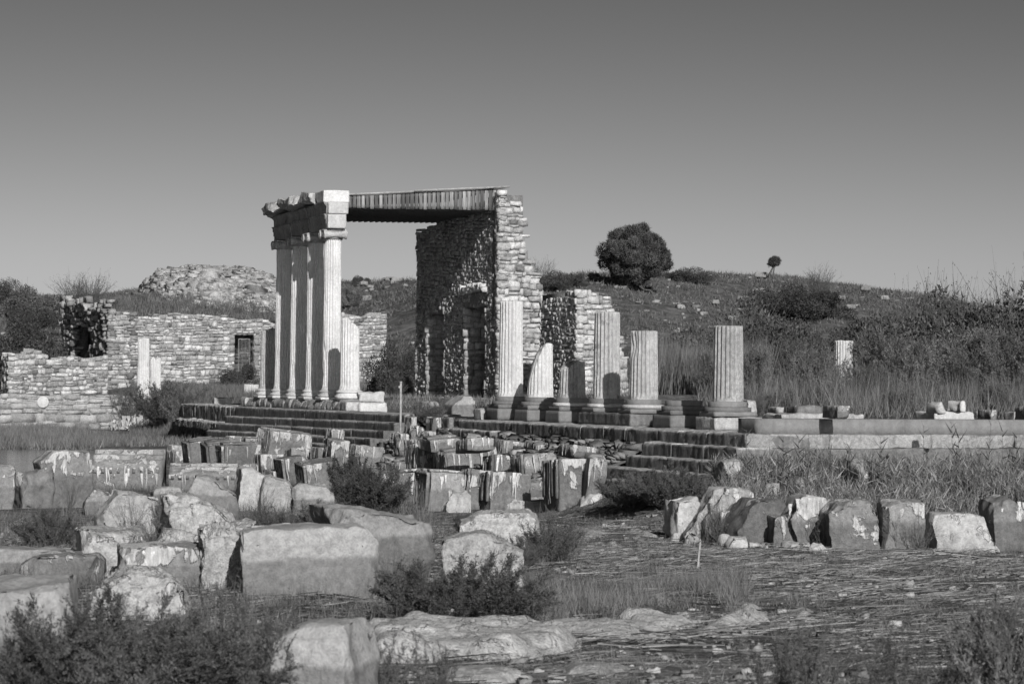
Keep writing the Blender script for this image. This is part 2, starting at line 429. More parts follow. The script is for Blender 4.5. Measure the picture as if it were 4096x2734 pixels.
# ---------------------------------------------------------------- terrain
RX = np.array([-6000, -1500, -200, 0, 250, 430, 700, 1100, 1400, 1680, 2160, 2350, 2700, 3070, 3320, 3650, 3840, 4200, 4700, 6000, 9000]) * 1.0
RY = np.array([1180, 1150, 1135, 1165, 1185, 1170, 1140, 1130, 1125, 1122, 1110, 1092, 1096, 1098, 1128, 1170, 1205, 1260, 1330, 1380, 1420]) * 1.0
def terrain(X, Y):
    X = np.asarray(X, float); Y = np.asarray(Y, float)
    u = -X * sA + Y * cA; v = X * cA + Y * sA - V0
    up = sstep(v, -1.0, -.6) * sstep(u, 47.5, 47.9) * (u < 112)
    wid = sstep(v, .2, 2.6) * sstep(u, 109, 113)
    far = sstep(u, 138.5, 140.5)
    k = np.maximum(np.maximum(up, wid), far)
    z = k * 1.42 + sstep(v, .5, 4.6) * sstep(u, 66, 72) * .42 * (1 - sstep(u, 105, 120) * 0) + sstep(u, 139, 150) * .3 + .24 * sstep(v, 1.2, 2.4) * (1 - sstep(u, 72, 82)) * sstep(u, 48.3, 49)
    z = z + .22 * sstep(v, -8.0, -4.2) * sstep(u, 52, 56) * (1 - sstep(u, 88, 100)) * (1 - k)
    q_ = np.clip((-1.5 - v) / 2.9, 0, 1); zr_ = 1.04 - 1.1 * q_ ** .85
    z = np.where((u > 51.7) & (u < 72) & (v < -1.3) & (v > -4.4), np.maximum(z, zr_), z)
    z = z + .52 * sstep(u, 39.3, 43.3) * sstep(v, -5.4, -3.6) * (1 - k) * (u < 47.6)
    p = np.stack([X, Y, 0 * X], -1)
    z = z + (1 - k) * (fbm(p * .22, 3, 3) * .04 + fbm(p * 2.3, 5, 3) * .008) + k * fbm(p * .6, 9, 3) * .05 * (v > .5)
    px = 2048 + F * X / np.maximum(Y, 1)
    ry = np.interp(px, RX, RY); yh = 1535 + .008 * (px - 2048)
    Yr = np.interp(px, [-2000, 0, 1200, 1700, 2400, 3000, 3800, 5000], [250, 250, 250, 215, 215, 235, 225, 200])
    zr = EYE + (yh - ry) * Yr / F
    t = np.clip((Y - 163) / (Yr - 163), 0, 1)
    hill = zr * t ** 1.0
    base = z
    bl = sstep(Y, 160, 178)
    lin = base + (zr - base) * (t * .72 + .28 * t * t * (3 - 2 * t))
    z = base * (1 - bl) + lin * bl
    z = z + bl * (fbm(p * .12, 12, 4) * .45 + fbm(p * .7, 13, 3) * .12) * (1 - sstep(t, .9, 1) * .45)
    z = np.where(Y > Yr, z - (Y - Yr) * .09 * sstep(Y, Yr, Yr + 40) - 0, z)
    return np.where(Y > 700, np.maximum(z, -30) * 0 - 20, np.maximum(z, -20))
def TZ(x, y): return float(terrain(np.array([x]), np.array([y]))[0])
_YT = np.geomspace(19, 420, 1600)
def G0(x, y):
    """photo pixel -> point on the terrain"""
    d = ray(x, y); P = np.outer(_YT / d[1], d); z = terrain(P[:, 0], P[:, 1]); k = np.nonzero(P[:, 2] + EYE < z)[0]
    i = k[0] if len(k) else 1000
    return np.array([P[i, 0], P[i, 1], z[i]])
tx = np.concatenate([np.linspace(-1.6, -.24, 22), np.linspace(-.225, .225, 250), np.linspace(.24, 1.6, 22)])
ty = np.concatenate([np.linspace(2, 18, 12), np.geomspace(18.6, 330, 330), np.geomspace(345, 5000, 24)])
XX = tx[None, :] * ty[:, None]; YY = np.repeat(ty[:, None], len(tx), 1)
ZZ = terrain(XX, YY)
def grid_obj(name, rows, mat):
    x, y, z = XX[rows], YY[rows], ZZ[rows]; m = MB(); nr, nc = x.shape
    i = np.arange(nr - 1)[:, None] * nc; j = np.arange(nc - 1)[None, :]
    m.add(np.stack([x, y, z], -1), np.stack([i + j, i + j + 1, i + nc + j + 1, i + nc + j], -1).reshape(-1, 4))
    return m.obj(name, mat, smooth=True)
kk = int(np.searchsorted(ty, 158))
o = grid_obj('ground', slice(0, kk + 1), M['ground']); struct(o)
o = grid_obj('hill', slice(kk, len(ty)), M['hill']); struct(o)
# strip of standing water at the left edge
m = MB(); c = [PZ(-700, 1900, .035), PZ(520, 1890, .035), PZ(420, 1797, .035), PZ(-700, 1797, .035)]
m.add(np.array(c), [[0, 1, 2, 3]]); o = m.obj('water', M['water']); struct(o)
# the ground dips a little under the water: pool edge kept by grass

# ---------------------------------------------------------------- stepped platform
def edge(v, x0, y0, x1, y1):
    return PV(x0, y0, v), PV(x1, y1, v)
def course(m, a, b, depth, h, seed, bw=(1.8, 3.4), rough=.014, streak=.022, cell=.07, gap=.002, chamfer=1):
    """row of worn blocks from a (far-left) to b (near-right); top edge given, body behind and below; blocks local x along edge"""
    rng = np.random.default_rng(seed); a = np.asarray(a); b = np.asarray(b); L = np.linalg.norm((b - a)[:2]); d = (b - a) / L
    e = np.array([d[0], d[1], 0]); e /= np.linalg.norm(e); nrm = np.array([e[1], -e[0], 0])   # outward
    s = 0; k = 0
    while s < L - .01:
        w = rng.uniform(*bw)
        if L - s - w < .4: w = L - s
        cf_ = (1 - .036 / (depth + h) * 1.9) if chamfer else 1
        P, Q = rbox(w - gap, depth, h, .012, cell, rough, seed * 31 + k, nmax=26, streak=streak, chops=[(0, 1, 1, cf_)] if chamfer else ())
        z = (a + d * (s + w / 2))[2] - h
        off = rng.uniform(-.007, .007)
        C = a + d * (s + w / 2)
        X = np.outer(P[:, 0], e) + np.outer(P[:, 1] + (-depth / 2 + off), nrm) + np.outer(P[:, 2] + z + rng.uniform(-.004, .004), eZ) + np.array([C[0], C[1], 0])
        tn = np.full(len(P), rng.uniform(.85, 1.12)); lit_edge = sstep(P[:, 2], h - .042, h - .03) * (.6 + .6 * (fbm(P * [9, 9, 2] + k, seed, 3) > -.15)) if chamfer else 0  # worn top edge brightened in tone for the light it catches, plus algae crust
        m.add(X, Q, tone=tn * (1 + 1.3 * lit_edge)); s += w; k += 1
def trim_end(u, v, z): return WP(u, v, z)
t = thing('stepped_platform', 'long flight of dark-faced stone steps below the four tall columns', 'steps', WP(90, -1.2, 0))
S1 = [(-1.2, 940, 1625, 1617, 1657), (-1.6, 898, 1662, 1577, 1689), (-2.0, 862, 1691, 1534, 1722), (-2.4, 823, 1719, 1480, 1752), (-2.8, 785, 1745, 1300, 1775)]
for k, (v, x0, y0, x1, y1) in enumerate(S1):
    a, b = edge(v, x0, y0, x1, y1); m = MB()
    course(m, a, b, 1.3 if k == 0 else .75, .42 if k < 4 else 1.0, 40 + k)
    # return along the near end
    if k < 4:
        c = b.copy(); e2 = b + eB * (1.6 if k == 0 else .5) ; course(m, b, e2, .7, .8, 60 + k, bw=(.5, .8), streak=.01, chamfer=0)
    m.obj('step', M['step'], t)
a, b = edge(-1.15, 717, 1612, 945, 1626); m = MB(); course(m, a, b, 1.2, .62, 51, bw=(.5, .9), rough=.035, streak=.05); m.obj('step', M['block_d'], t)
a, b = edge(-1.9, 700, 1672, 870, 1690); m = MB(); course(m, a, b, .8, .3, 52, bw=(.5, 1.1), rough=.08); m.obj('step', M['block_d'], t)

rng = np.random.default_rng(91); m = MB()
for (v, x0, y0, x1, y1) in S1[:4]:
    a, b = edge(v, x0, y0, x1, y1)
    for k in range(26):
        c = a + (b - a) * rng.random() ** 1.3 - eB * .02; L = rng.uniform(.04, .26); w_ = rng.uniform(.01, .035)
        m.add(np.array([c - eA * w_, c + eA * w_, c - eB * .012 - eZ * L * .6 + eA * w_ * .4, c - eB * .012 - eZ * L * .6 - eA * w_ * .6, c - eB * .012 - eZ * L]), [[0, 1, 2, 3]], [[3, 2, 4]])
o = m.obj('dried_algae', M['cloth'], t); o['kind'] = 'stuff'
t = thing('stepped_platform', 'broad stone steps under the row of column stumps, turning the corner at right', 'steps', WP(50, -1.4, 0))
CU, CV = 46.5, -1.45
S2 = [(CV, 1815, 1676, 2985, 1735), (CV - .35, 2564, 1765, 2945, 1790), (CV - .70, 2500, 1816, 2886, 1844), (CV - 1.05, 2404, 1861, 2853, 1901), (CV - 1.40, 2410, 1912, 2812, 1952), (CV - 1.75, 2500, 1968, 2760, 1996)]
for k, (v, x0, y0, x1, y1) in enumerate(S2):
    a, b = edge(v, x0, y0, x1, y1); m = MB()
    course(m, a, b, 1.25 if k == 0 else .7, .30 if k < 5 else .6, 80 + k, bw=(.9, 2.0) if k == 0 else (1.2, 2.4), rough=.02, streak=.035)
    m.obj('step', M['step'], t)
    m = MB(); L = 16
    course(m, b + eA * .012, b + eB * L + eA * .012, 1.25 if k == 0 else .7, .30 if k < 5 else .6, 90 + k, bw=(1.2, 2.4), rough=.03, streak=.0, chamfer=0)
    m.obj('step', M['ledge'] if k == 0 else M['ledge_d'], t)
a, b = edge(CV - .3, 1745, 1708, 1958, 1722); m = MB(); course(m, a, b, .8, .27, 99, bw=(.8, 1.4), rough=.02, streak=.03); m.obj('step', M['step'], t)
# paving of the floor just behind the front courses (top 4 mm lower than the courses)
m = MB()
rng = np.random.default_rng(4)
for u in np.arange(48.2, 104, 1.1):
    for v in (-.35, .65):
        P, Q = rbox(1.08, .98, .12, .02, .25, .012, int(u * 10) + int(v * 7))
        c = WP(u + rng.uniform(-.02, .02), v + .3 + (.35 if 66 < u < 109 else 0), 1.33 + rng.uniform(-.01, .012)); X = np.outer(P[:, 0], eA) + np.outer(P[:, 1], eB) + np.outer(P[:, 2], eZ) + c
        m.add(X, Q, tone=rng.uniform(.8, 1.1))
o = m.obj('stone_paving', M['step']); tag(o, 'flat stone paving along the front edge of the raised floor', 'paving')

# concrete course on the right
t = thing('concrete_kerb', 'smooth grey concrete course running off to the right above the steps', 'kerb', WP(47, -1, 1.46))
m = MB(); h = .30
for k, (va, vb) in enumerate([(-1.04, 1.9), (1.91, 5.2), (5.21, 8.9), (8.91, 16)]):
    P, Q = rbox(vb - va - .008, 1.0, h, .008, .3, .002, k, nmax=14)
    X = np.outer(P[:, 0] + (va + vb) / 2, eB) + np.outer(P[:, 1] + 47.45, eA) + np.outer(P[:, 2] + 1.45, eZ) + eB * V0
    m.add(X, Q, tone=1.0)
m.obj('kerb_block', M['concrete'], t)

# collapsed part of the steps: sloping rubble core
rng = np.random.default_rng(11)
n = 3800; ss = rng.random(n); uu = rng.uniform(51.9, 70.4 - 2.5 * ss)
C = np.array([WP(u, -1.5 - 2.9 * s, 0) for u, s in zip(uu, ss)]); zz = 1.15 - 1.15 * ss ** .85 + fbm(C * .8, 4, 3) * .12
C[:, 2] = zz; S = np.stack([rng.uniform(.06, .22, n), rng.uniform(.04, .14, n), rng.uniform(.02, .06, n)], -1)
m = MB()
ang = rng.uniform(-.6, .6, n)
for sel in range(6):
    I = np.arange(n) % 6 == sel; a0 = YAW + (sel - 2.5) * .35
    ex = np.array([math.cos(a0), math.sin(a0), -.12]); ey = np.array([-math.sin(a0), math.cos(a0), .25]); ez = np.cross(ex, ey)
    stones(m, C[I], ex, ey, ez, S[I], rng, jit=.45, tone=rng.uniform(.25, .7, I.sum()), tmpl=(1, 1, 1))
n2 = 260; ss = rng.random(n2); uu = rng.uniform(51.9, 70.4 - 2.5 * ss); C = np.array([WP(u, -1.5 - 2.9 * s, 0) for u, s in zip(uu, ss)]); C[:, 2] = 1.2 - 1.15 * ss ** .85 + fbm(C * .8, 4, 3) * .12
S = np.stack([rng.uniform(.1, .28, n2), rng.uniform(.08, .2, n2), rng.uniform(.03, .1, n2)], -1)
for sel in range(6):
    I = np.arange(n2) % 6 == sel; a0 = YAW + (sel - 2.5) * .5
    ex = np.array([math.cos(a0), math.sin(a0), -.2 + .08 * sel]); ex /= np.linalg.norm(ex); ey = np.array([-math.sin(a0), math.cos(a0), .2]); ey /= np.linalg.norm(ey)
    stones(m, C[I], ex, ey, np.cross(ex, ey), S[I], rng, jit=.42, tone=rng.uniform(.3, .8, I.sum()))
# solid bed under the stones
nu, nv = 40, 16; us = np.linspace(51.6, 70, nu); vs_ = np.linspace(0, 1.05, nv)
B = np.array([[WP(u, -1.45 - 2.9 * s, 1.12 - 1.15 * s ** .85) for s in vs_] for u in us]).reshape(-1, 3); B[:, 2] += fbm(B * .8, 4, 3) * .12
i = np.arange(nu - 1)[:, None] * nv; j = np.arange(nv - 1)[None, :]
m.add(B, np.stack([i + j, i + j + 1, i + nv + j + 1, i + nv + j], -1).reshape(-1, 4), tone=.6)
o = m.obj('rubble_slope', M['pebble']); tag(o, 'sloping bank of thin broken stones where the steps have collapsed', 'rubble', kind='stuff')

# ---------------------------------------------------------------- columns
def shaft_mesh(R0, R1, H, topf=None, seed=0, joints=(), erode=.3, nf=20, foot=True, flare=0.035):
    na = nf * 7; nv = max(14, int(H / .055)); ph = np.arange(na) / na * 2 * math.pi
    zf = np.linspace(0, 1, nv + 1); PH, ZF = np.meshgrid(ph, zf)
    cx, sx = np.cos(PH), np.sin(PH)
    Ht = np.full(PH.shape, H)
    if topf: Ht = topf(cx * R0, sx * R0)
    Z = ZF * Ht
    R = R0 + (R1 - R0) * (Z / max(H, .01)) ** 1.3
    if foot: R = R + flare * np.exp(-Z / .07)
    f = (PH * nf / (2 * math.pi) + .5) % 1.0; tt = np.clip((f - .1) / .8, 0, 1)
    dep = np.sin(math.pi * tt) ** .62 * .165 * R0
    dep = dep * sstep(Z, .04, .12)
    p = np.stack([cx * 1.0, sx * 1.0, Z], -1)
    e = fbm(p * 1.7 + seed, seed, 4); e2 = fbm(p * 6 + seed, seed + 1, 3)
    er = np.clip(e * 1.6 + (erode - .5), 0, 1)                       # ridges worn away
    dep = dep * (1 - .55 * er) + er * .05 * R0
    chip = np.clip(e - .38 + erode * .2, 0, 1) * .35 * R0
    r = R - dep - chip + e2 * .006
    for zj in joints: r = r - .012 * np.exp(-((Z - zj) / .014) ** 2)
    V = np.stack([r * cx, r * sx, Z], -1)
    rings = [V.reshape(-1, 3)]
    for q in (.7, .35):                                              # cap
        c = V[-1] * np.array([q, q, 1.0])
        zz = topf(cx[-1] * R0 * q, sx[-1] * R0 * q) if topf else np.full(na, H)
        c[:, 2] = zz + fbm(c * 7 + seed, seed, 3) * .03 * (1 if topf else .4); rings.append(c)
    A = np.vstack(rings); nr = nv + 1 + 2
    i = np.arange(nr - 1)[:, None] * na; j = np.arange(na)[None, :]; j2 = (j + 1) % na
    Q = np.stack([i + j, i + j2, i + na + j2, i + na + j], -1).reshape(-1, 4)
    A = np.vstack([A, [0, 0, A[-na:, 2].mean()]]); jj = np.arange(na)
    T = np.stack([(nr - 1) * na + jj, (nr - 1) * na + (jj + 1) % na, np.full(na, len(A) - 1)], -1)
    return A, Q, T
def prof_torus(r, z0, z1, n=9, rin=None):
    c = (z0 + z1) / 2; h = (z1 - z0) / 2
    return [(r - h + h * math.cos(a), c + h * math.sin(a)) for a in np.linspace(-math.pi / 2, math.pi / 2, n)]
def wear(V, seed, a=.01):
    c = V.mean(0); D = (V - c) * np.array([1, 1, 0]); L = np.linalg.norm(D, axis=1, keepdims=True) + 1e-6
    return V + D / L * ((fbm(V * 4 + seed, seed, 3) * a) - np.clip(fbm(V * 2 + seed * 3, seed + 7, 3) - .3, 0, 1) * a * 12)[:, None]
def part(name, VQT, mat, parent, tone=1.0, smooth=False):
    m = MB(); V = VQT[0] + np.array(parent['_o']) if '_o' in parent else VQT[0]
    m.add(V, VQT[1], VQT[2] if len(VQT) > 2 else None, tone); return m.obj(name, mat, parent, smooth=smooth)
def yawed(V): return rot(V, YAW)
U0, DU = 51.16, 2.508
def ionic_base(t, z, mat, seed):
    b = .60
    part('plinth', (yawed(rbox(.92, .92, .1, .012, .1, .008, seed)[0] + np.array([0, 0, z])), rbox(.92, .92, .1, .012, .1, .008, seed)[1]), mat, t)
    pr = [(.40, z + .1)] + prof_torus(.455, z + .1, z + .18) + [(.39, z + .185), (.365, z + .205), (.385, z + .235)] + prof_torus(.41, z + .24, z + .30) + [(.35, z + .31), (.345, z + .335)]
    V, Q, T = lathe(pr, 48); part('base', (wear(V, seed), Q, T), mat, t, smooth=True)
def capital(t, z, mat, seed):
    m = MB(); o = np.array(t['_o'])
    V, Q, T = lathe([(.29, z), (.30, z + .04), (.345, z + .07), (.37, z + .11), (.36, z + .16), (.30, z + .2)], 40); m.add(wear(V, seed) + o, Q, T)
    P, Q = rbox(.72, .74, .08, .02, .1, .01, seed); m.add(yawed(P) + o + np.array([0, 0, z + .24]), Q)
    P, Q = rbox(.60, .62, .12, .02, .1, .01, seed + 1); m.add(yawed(P) + o + np.array([0, 0, z + .13]), Q)
    for s in (-1, 1):                                                # bolsters along B with volute discs
        pr = []
        for k in range(17):
            q = -1 + k / 8; pr.append((.095 + .065 * abs(q) ** 2.2, q * .37))
        V, Q, T = lathe(pr, 24); V = V[:, [2, 1, 0]]; V[:, 1] += s * .30; V[:, 2] += z + .15
        m.add(yawed(V) + o, Q, T)
        for e in (-1, 1):                                            # spiral ridge
            a = np.linspace(0, 4.5 * math.pi, 70); rr = .155 * (1 - a / (4.9 * math.pi))
            for kk2 in range(len(a) - 1):
                pts = []
                for q in (0, 1):
                    for w_ in (1.0, .82):
                        for d_ in (0, .022): pts.append([e * (.365 + d_), s * .30 + rr[kk2 + q] * w_ * math.cos(a[kk2 + q]) * s, z + .15 + rr[kk2 + q] * w_ * math.sin(a[kk2 + q])])
                m.add(yawed(np.array(pts)) + o, [[0, 1, 5, 4], [2, 6, 7, 3], [1, 3, 7, 5], [0, 4, 6, 2]])
    m.obj('capital', mat, t)
ZB = 1.79                                                            # foot of the tall columns
tall = [(14, 'tall fluted column nearest the viewer, fully sunlit, with capital at the roof corner'), (15, 'second tall fluted column behind the sunlit one, mostly shaded'),
        (16, 'third tall fluted column from the roof corner, streaked dark in shade'), (17, 'farthest tall fluted column under the broken cornice end')]
for j, lab in tall:
    c = WP(U0 + DU * j, 0, ZB); t = thing('fluted_column', lab, 'column', c, 'tall standing columns of the colonnade')
    ionic_base(t, 0, M['marble'], j)
    V, Q, T = shaft_mesh(.30, .262, 4.86, None, j * 3 + 1, (1.5 + .2 * (j % 3), 3.1 + .15 * (j % 2)), .5)
    V[:, 2] += .335; part('shaft', (yawed(V), Q, T), M['marble'], t)
    capital(t, .335 + 4.82, M['marble2'], j)
# broken ones in the same line
def slant(H, sx, sy, drop, seed, step=None):
    def f(x, y):
        d = x * sx + y * sy; p = np.stack([x * 5, y * 5, 0 * x], -1)
        return H - drop * np.clip(d / .3 + .15, 0, 1.2) ** 1.1 + fbm(p + seed, seed, 3) * .05
    return f
c = WP(U0 + DU * 13, 0, ZB); t = thing('broken_column', 'pale broken fluted column with slanting top in front of the tall sunlit one', 'column', c, 'broken columns of the colonnade')
V, Q, T = lathe([(.40, 0), (.40, .05)] + prof_torus(.47, .05, .17) + [(.41, .2), (.39, .23)] + prof_torus(.43, .24, .31) + [(.35, .33)], 48); part('base', (wear(V, 3, .02), Q, T), M['marble'], t)
V, Q, T = shaft_mesh(.31, .29, 2.22, slant(2.22, .9, -.3, .30, 4), 77, (), .8); V[:, 2] += .33; part('shaft', (yawed(V), Q, T), M['marble'], t)
c = WP(U0 + DU * 18, 0, ZB); t = thing('broken_column', 'shaded broken column stump left of the four tall columns', 'column', c, 'broken columns of the colonnade')
ionic_base(t, 0, M['marble'], 31)
V, Q, T = shaft_mesh(.30, .28, 2.12, slant(2.12, -1, .2, .12, 8), 18, (), .3); V[:, 2] += .335; part('shaft', (yawed(V), Q, T), M['drum'], t)
# stylobate blocks below the tall columns
rng = np.random.default_rng(8); u = 84.6 - 2.6; t = thing('stylobate_course', 'row of rough pale blocks carrying the tall columns', 'stone course', WP(90, 0, 1.46))
k = 0
while u < 98.4:
    w = rng.uniform(.75, 1.2); k += 1
    P, Q = rbox(w - .03, 1.3, .335, .05, .08, .03, 200 + k, chops=[(0, -1, .6, .86 + rng.uniform(-.1, .1)), (rng.uniform(-1, 1), -1, -.5, .9)])
    X = rot(P, YAW + math.pi / 2 + math.pi)
    m = MB(); m.add(X @ np.eye(3) + WP(u + w / 2, .12, 1.455), Q, tone=rng.uniform(.85, 1.1)); m.obj('block', M['block_p'], t); u += w
# row of stumps on pedestals
PED = .275
def stump(j, H, lab, seed, topf=None, mat='drum', erode=.3, R=.30, kind='concrete', marble_base=False, own_ped=True, name='column_stump', twist=0):
    u = U0 + DU * j; c = WP(u, 0, 1.462); t = thing(name, lab, 'column', c, 'column stumps on pedestals')
    z = 0
    if own_ped:
        P, Q = rbox(1.06, 1.12, PED, .015, .12, .004 if kind == 'concrete' else .03, seed); P = yawed(P + np.array([.02, -.05, 0])); part('pedestal', (P, Q), M['concrete'] if kind == 'concrete' else M['block_p'], t)
    z = PED + .002
    P, Q = rbox(.90, .90, .10, .008, .1, .003, seed + 1); P = yawed(P) + np.array([0, 0, z]); part('plinth', (P, Q), M['concrete'], t); z += .10
    if marble_base:
        V, Q, T = lathe([(.36, z)] + prof_torus(.46, z, z + .085) + [(.37, z + .09)], 56); V = wear(V, seed, .02)
    else:
        V, Q, T = lathe([(.465, z), (.47, z + .01), (.47, z + .08), (.46, z + .085)], 56)
    part('lower_disc', (V, Q, T), M['marble'] if marble_base else M['concrete'], t, smooth=marble_base); z += .086
    V, Q, T = lathe([(.385, z), (.388, z + .01), (.388, z + .105), (.38, z + .11)], 56); part('upper_disc', (V, Q, T), M['concrete'], t); z += .112
    if H:
        V, Q, T = shaft_mesh(R + .012, R - .012, H, topf, seed, (), erode + .1, foot=j in (6, 5, 4), flare=.02); V[:, 2] += z; part('shaft', (rot(V, YAW + twist), Q, T), M[mat], t)
    return t
def flat(H, seed, a=.02): return lambda x, y: H + fbm(np.stack([x * 6, y * 6, 0 * x], -1) + seed, seed, 3) * a
stump(6, 2.39, 'tallest fluted stump on a pedestal, left end of the stump row beside the ruined wall', 301, flat(2.39, 3), 'marble', .35)
def topb(x, y):
    d = -x * .95 + y * .1; return 1.28 - .40 * np.clip(d / .3 + .55, 0, 1.6) ** 2.1 + fbm(np.stack([x * 5, y * 5, 0 * x], -1), 9, 3) * .05
stump(5, 1.30, 'short pale stump with a steep rounded broken top, second from left in the row', 302, topb, 'marble', .45)
stump(4, .86, 'lowest fluted stump, half in the shadow of its neighbour', 303, slant(.86, -1, 0, .16, 5), 'drum', .35, marble_base=True)
stump(3, 1.95, 'tall flat-topped fluted stump with a small round shadow at its foot', 304, flat(1.95, 5), 'marble2', .35, marble_base=True, own_ped=False)
stump(2, 1.48, 'straight fluted stump with a thin joint line halfway up', 305, flat(1.48, 7, .01), 'marble2', .3, marble_base=True, own_ped=False)
stump(1, 0, 'empty concrete pedestal with stacked discs and no shaft', 306, name='pedestal')
stump(0, 1.5, 'nearest fluted stump, rightmost of the row, on a marble pedestal block', 307, flat(1.5, 9, .012), 'drum', .25, kind='m')
P, Q = rbox(1.06, 3.6, PED, .02, .09, .02, 44, streak=.03, nmax=40); m = MB(); c = WP((55.6 + 59.25) / 2, .02, 1.462); m.add(yawed(P) + c, Q)
o = m.obj('pedestal_block', M['step'], loc=c); tag(o, 'long dark stone block carrying the two flat-topped stumps', 'pedestal')
# ---------------------------------------------------------------- entablature
UE0, UE1 = U0 + DU * 14 - .36, U0 + DU * 17 + .42
ZE = ZB + .335 + 4.82 + .33
t = thing('entablature', 'broken carved beam and cornice resting on the four tall columns', 'entablature', WP(UE0, 0, ZE))
def ext_A(prof, u0, u1, z, seed, rough=.012, n=None):
    """profile in (v, z) swept along A"""
    L = u1 - u0; V, Q, T = extrude(prof, L, n or int(L / .12), seed, rough)
    X = np.outer(V[:, 0] + u0, eA) + np.outer(V[:, 1] + V0, eB) + np.outer(V[:, 2] + z, eZ)
    return X, Q[:, ::-1], T[:, ::-1]
def put(t, name, lst, mat):
    m = MB()
    for X, Q, T in lst: m.add(X, Q, T)
    return m.obj(name, mat, t)
um = [UE0, U0 + DU * 15, U0 + DU * 16, UE1]
pa = [(-.27, 0), (-.27, .14), (-.30, .15), (-.30, .29), (-.33, .30), (-.33, .40), (-.37, .46), (.33, .46), (.30, .40), (.30, 0)]
put(t, 'architrave', [ext_A(pa, um[i] + .006, um[i + 1] - .006, ZE, 10 + i, .012) for i in range(3)], M['marble2'])
P, Q = rbox(.60, .34, .455, .02, .07, .006, 611); m = MB(); m.add(yawed(P) + WP(UE0 - .01, 0.01, ZE), Q, tone=.95); m.obj('end_block', M['marble'], t)
P, Q = rbox(.66, .34, .365, .02, .07, .006, 612); m = MB(); m.add(yawed(P) + WP(UE0 - .03, 0.05, ZE + .465), Q, tone=1.0); m.obj('end_block', M['marble'], t)
pf = [(-.30, 0), (-.30, .24), (-.36, .30), (-.38, .37), (.38, .37), (.36, .30), (.30, 0)]
put(t, 'frieze', [ext_A(pf, um[i] - .05 * (i == 0) + .006, um[i + 1] - .006, ZE + .463, 20 + i, .014) for i in range(3)], M['marble2'])
zc = ZE + .836
us = [UE0, UE0 + 1.3, UE0 + 2.9, UE0 + 4.6, UE0 + 6.3, UE1 + .3]
spec = [(.86, .40, .03, 0, [(-1, .5, -.9, .8)], 0), (1.05, .42, -.12, .02, [(-.8, 1, 1.0, .62), (-1, -.3, -1.0, .7)], .10), (1.12, .36, -.22, -.06, [(-1, -.9, .9, .6), (-1, .8, -.9, .68), (.3, 1, 1, .8)], -.12),
        (1.05, .40, -.20, .05, [(-.9, 1, .9, .58), (-1, 0, -1.2, .66)], .14), (1.1, .34, -.24, -.04, [(-1, -.8, .8, .6), (-1, .7, -1, .66), (0, 1, 1.2, .8)], -.1)]
for i in range(5):
    w = us[i + 1] - us[i]; wd, hh, ov, rz_, ch, tl = spec[i]
    P, Q = rbox(wd, w - .04, hh, .03, .055, .035 if i else .01, 500 + i, nmax=34, chops=ch)
    P = rot(P, rz_, tl, .06 * (i > 0)); P[:, 0] += ov
    m = MB(); m.add(yawed(P) + WP((us[i] + us[i + 1]) / 2, 0, zc + (.02 if i else 0)), Q, tone=1.05); m.obj('cornice_block', M['marble2'] if i else M['marble'], t)
# ---------------------------------------------------------------- roof
t = thing('shelter_roof', 'flat timber-sided protective roof between the columns and the ruined wall', 'roof', WP(UE0, 3, 8))
ru0, ru1, va, vb = 86.1, 93.9, .36, 5.62
def zt_(v): q = (v - va) / (vb - va); return 8.36 + .36 * q
def zb_(v): q = (v - va) / (vb - va); return 7.95 + .06 * q
rng = np.random.default_rng(21); m = MB(); n = 35
for k in range(n):
    v = va + .08 + (vb - va - .1) * k / n; z0 = zb_(v) + rng.uniform(-.012, .02); z1 = zt_(v) - .03; w = .118
    V, Q = cube_t(1, 1, 3); P = V * np.array([w / 2, .012, (z1 - z0) / 2]); P = rot(P, 0, 0, rng.uniform(-.012, .012)); m.add(P[:, 0:1] * eB + P[:, 1:2] * eA + P[:, 2:3] * eZ + WP(ru0 - .02 + rng.uniform(-.006, .006), v + .06, (z0 + z1) / 2), Q, tone=rng.choice([.7, 1.0, 1.5, 1.9]) * rng.uniform(.85, 1.15))
m.obj('fascia_boards', M['wood'], t)
def slab8(m, u0, u1, v0, v1, z00, z01, th):
    """sloped slab: z00 at v0, z01 at v1 (underside)"""
    p = [WP(u, v, z) for (u, v, z) in [(u0, v0, z00), (u1, v0, z00), (u1, v1, z01), (u0, v1, z01), (u0, v0, z00 + th), (u1, v0, z00 + th), (u1, v1, z01 + th), (u0, v1, z01 + th)]]
    m.add(np.array(p), [[0, 1, 2, 3], [4, 7, 6, 5], [0, 4, 5, 1], [1, 5, 6, 2], [2, 6, 7, 3], [3, 7, 4, 0]])
m = MB(); slab8(m, ru0 - .12, ru1, va - .04, 2.6, zt_(va), zt_(2.6) , .05); slab8(m, ru0 - .12, ru1, 2.6, vb + .22, zt_(2.6) + .03, zt_(vb + .22) + .03, .05); m.obj('roof_sheet', M['metal'], t)
m = MB(); slab8(m, ru0 + .08, ru1 - .1, va, vb - .02, zb_(va) + .07, zb_(vb) + .07, .03); m.obj('soffit', M['bark'], t)
m = MB()
for k in range(26): v = va + .1 + (vb - va - .2) * k / 25; slab8(m, ru0 + .03, ru1, v - .03, v + .03, zb_(v), zb_(v), .068)
m.obj('joist', M['bark'], t)
m = MB(); slab8(m, ru0, ru0 + .028, va, vb, zb_(va) + .05, zb_(vb) + .05, .05); slab8(m, ru0, ru0 + .028, va, vb, zt_(va) - .12, zt_(vb) - .12, .05); m.obj('rail', M['bark'], t)
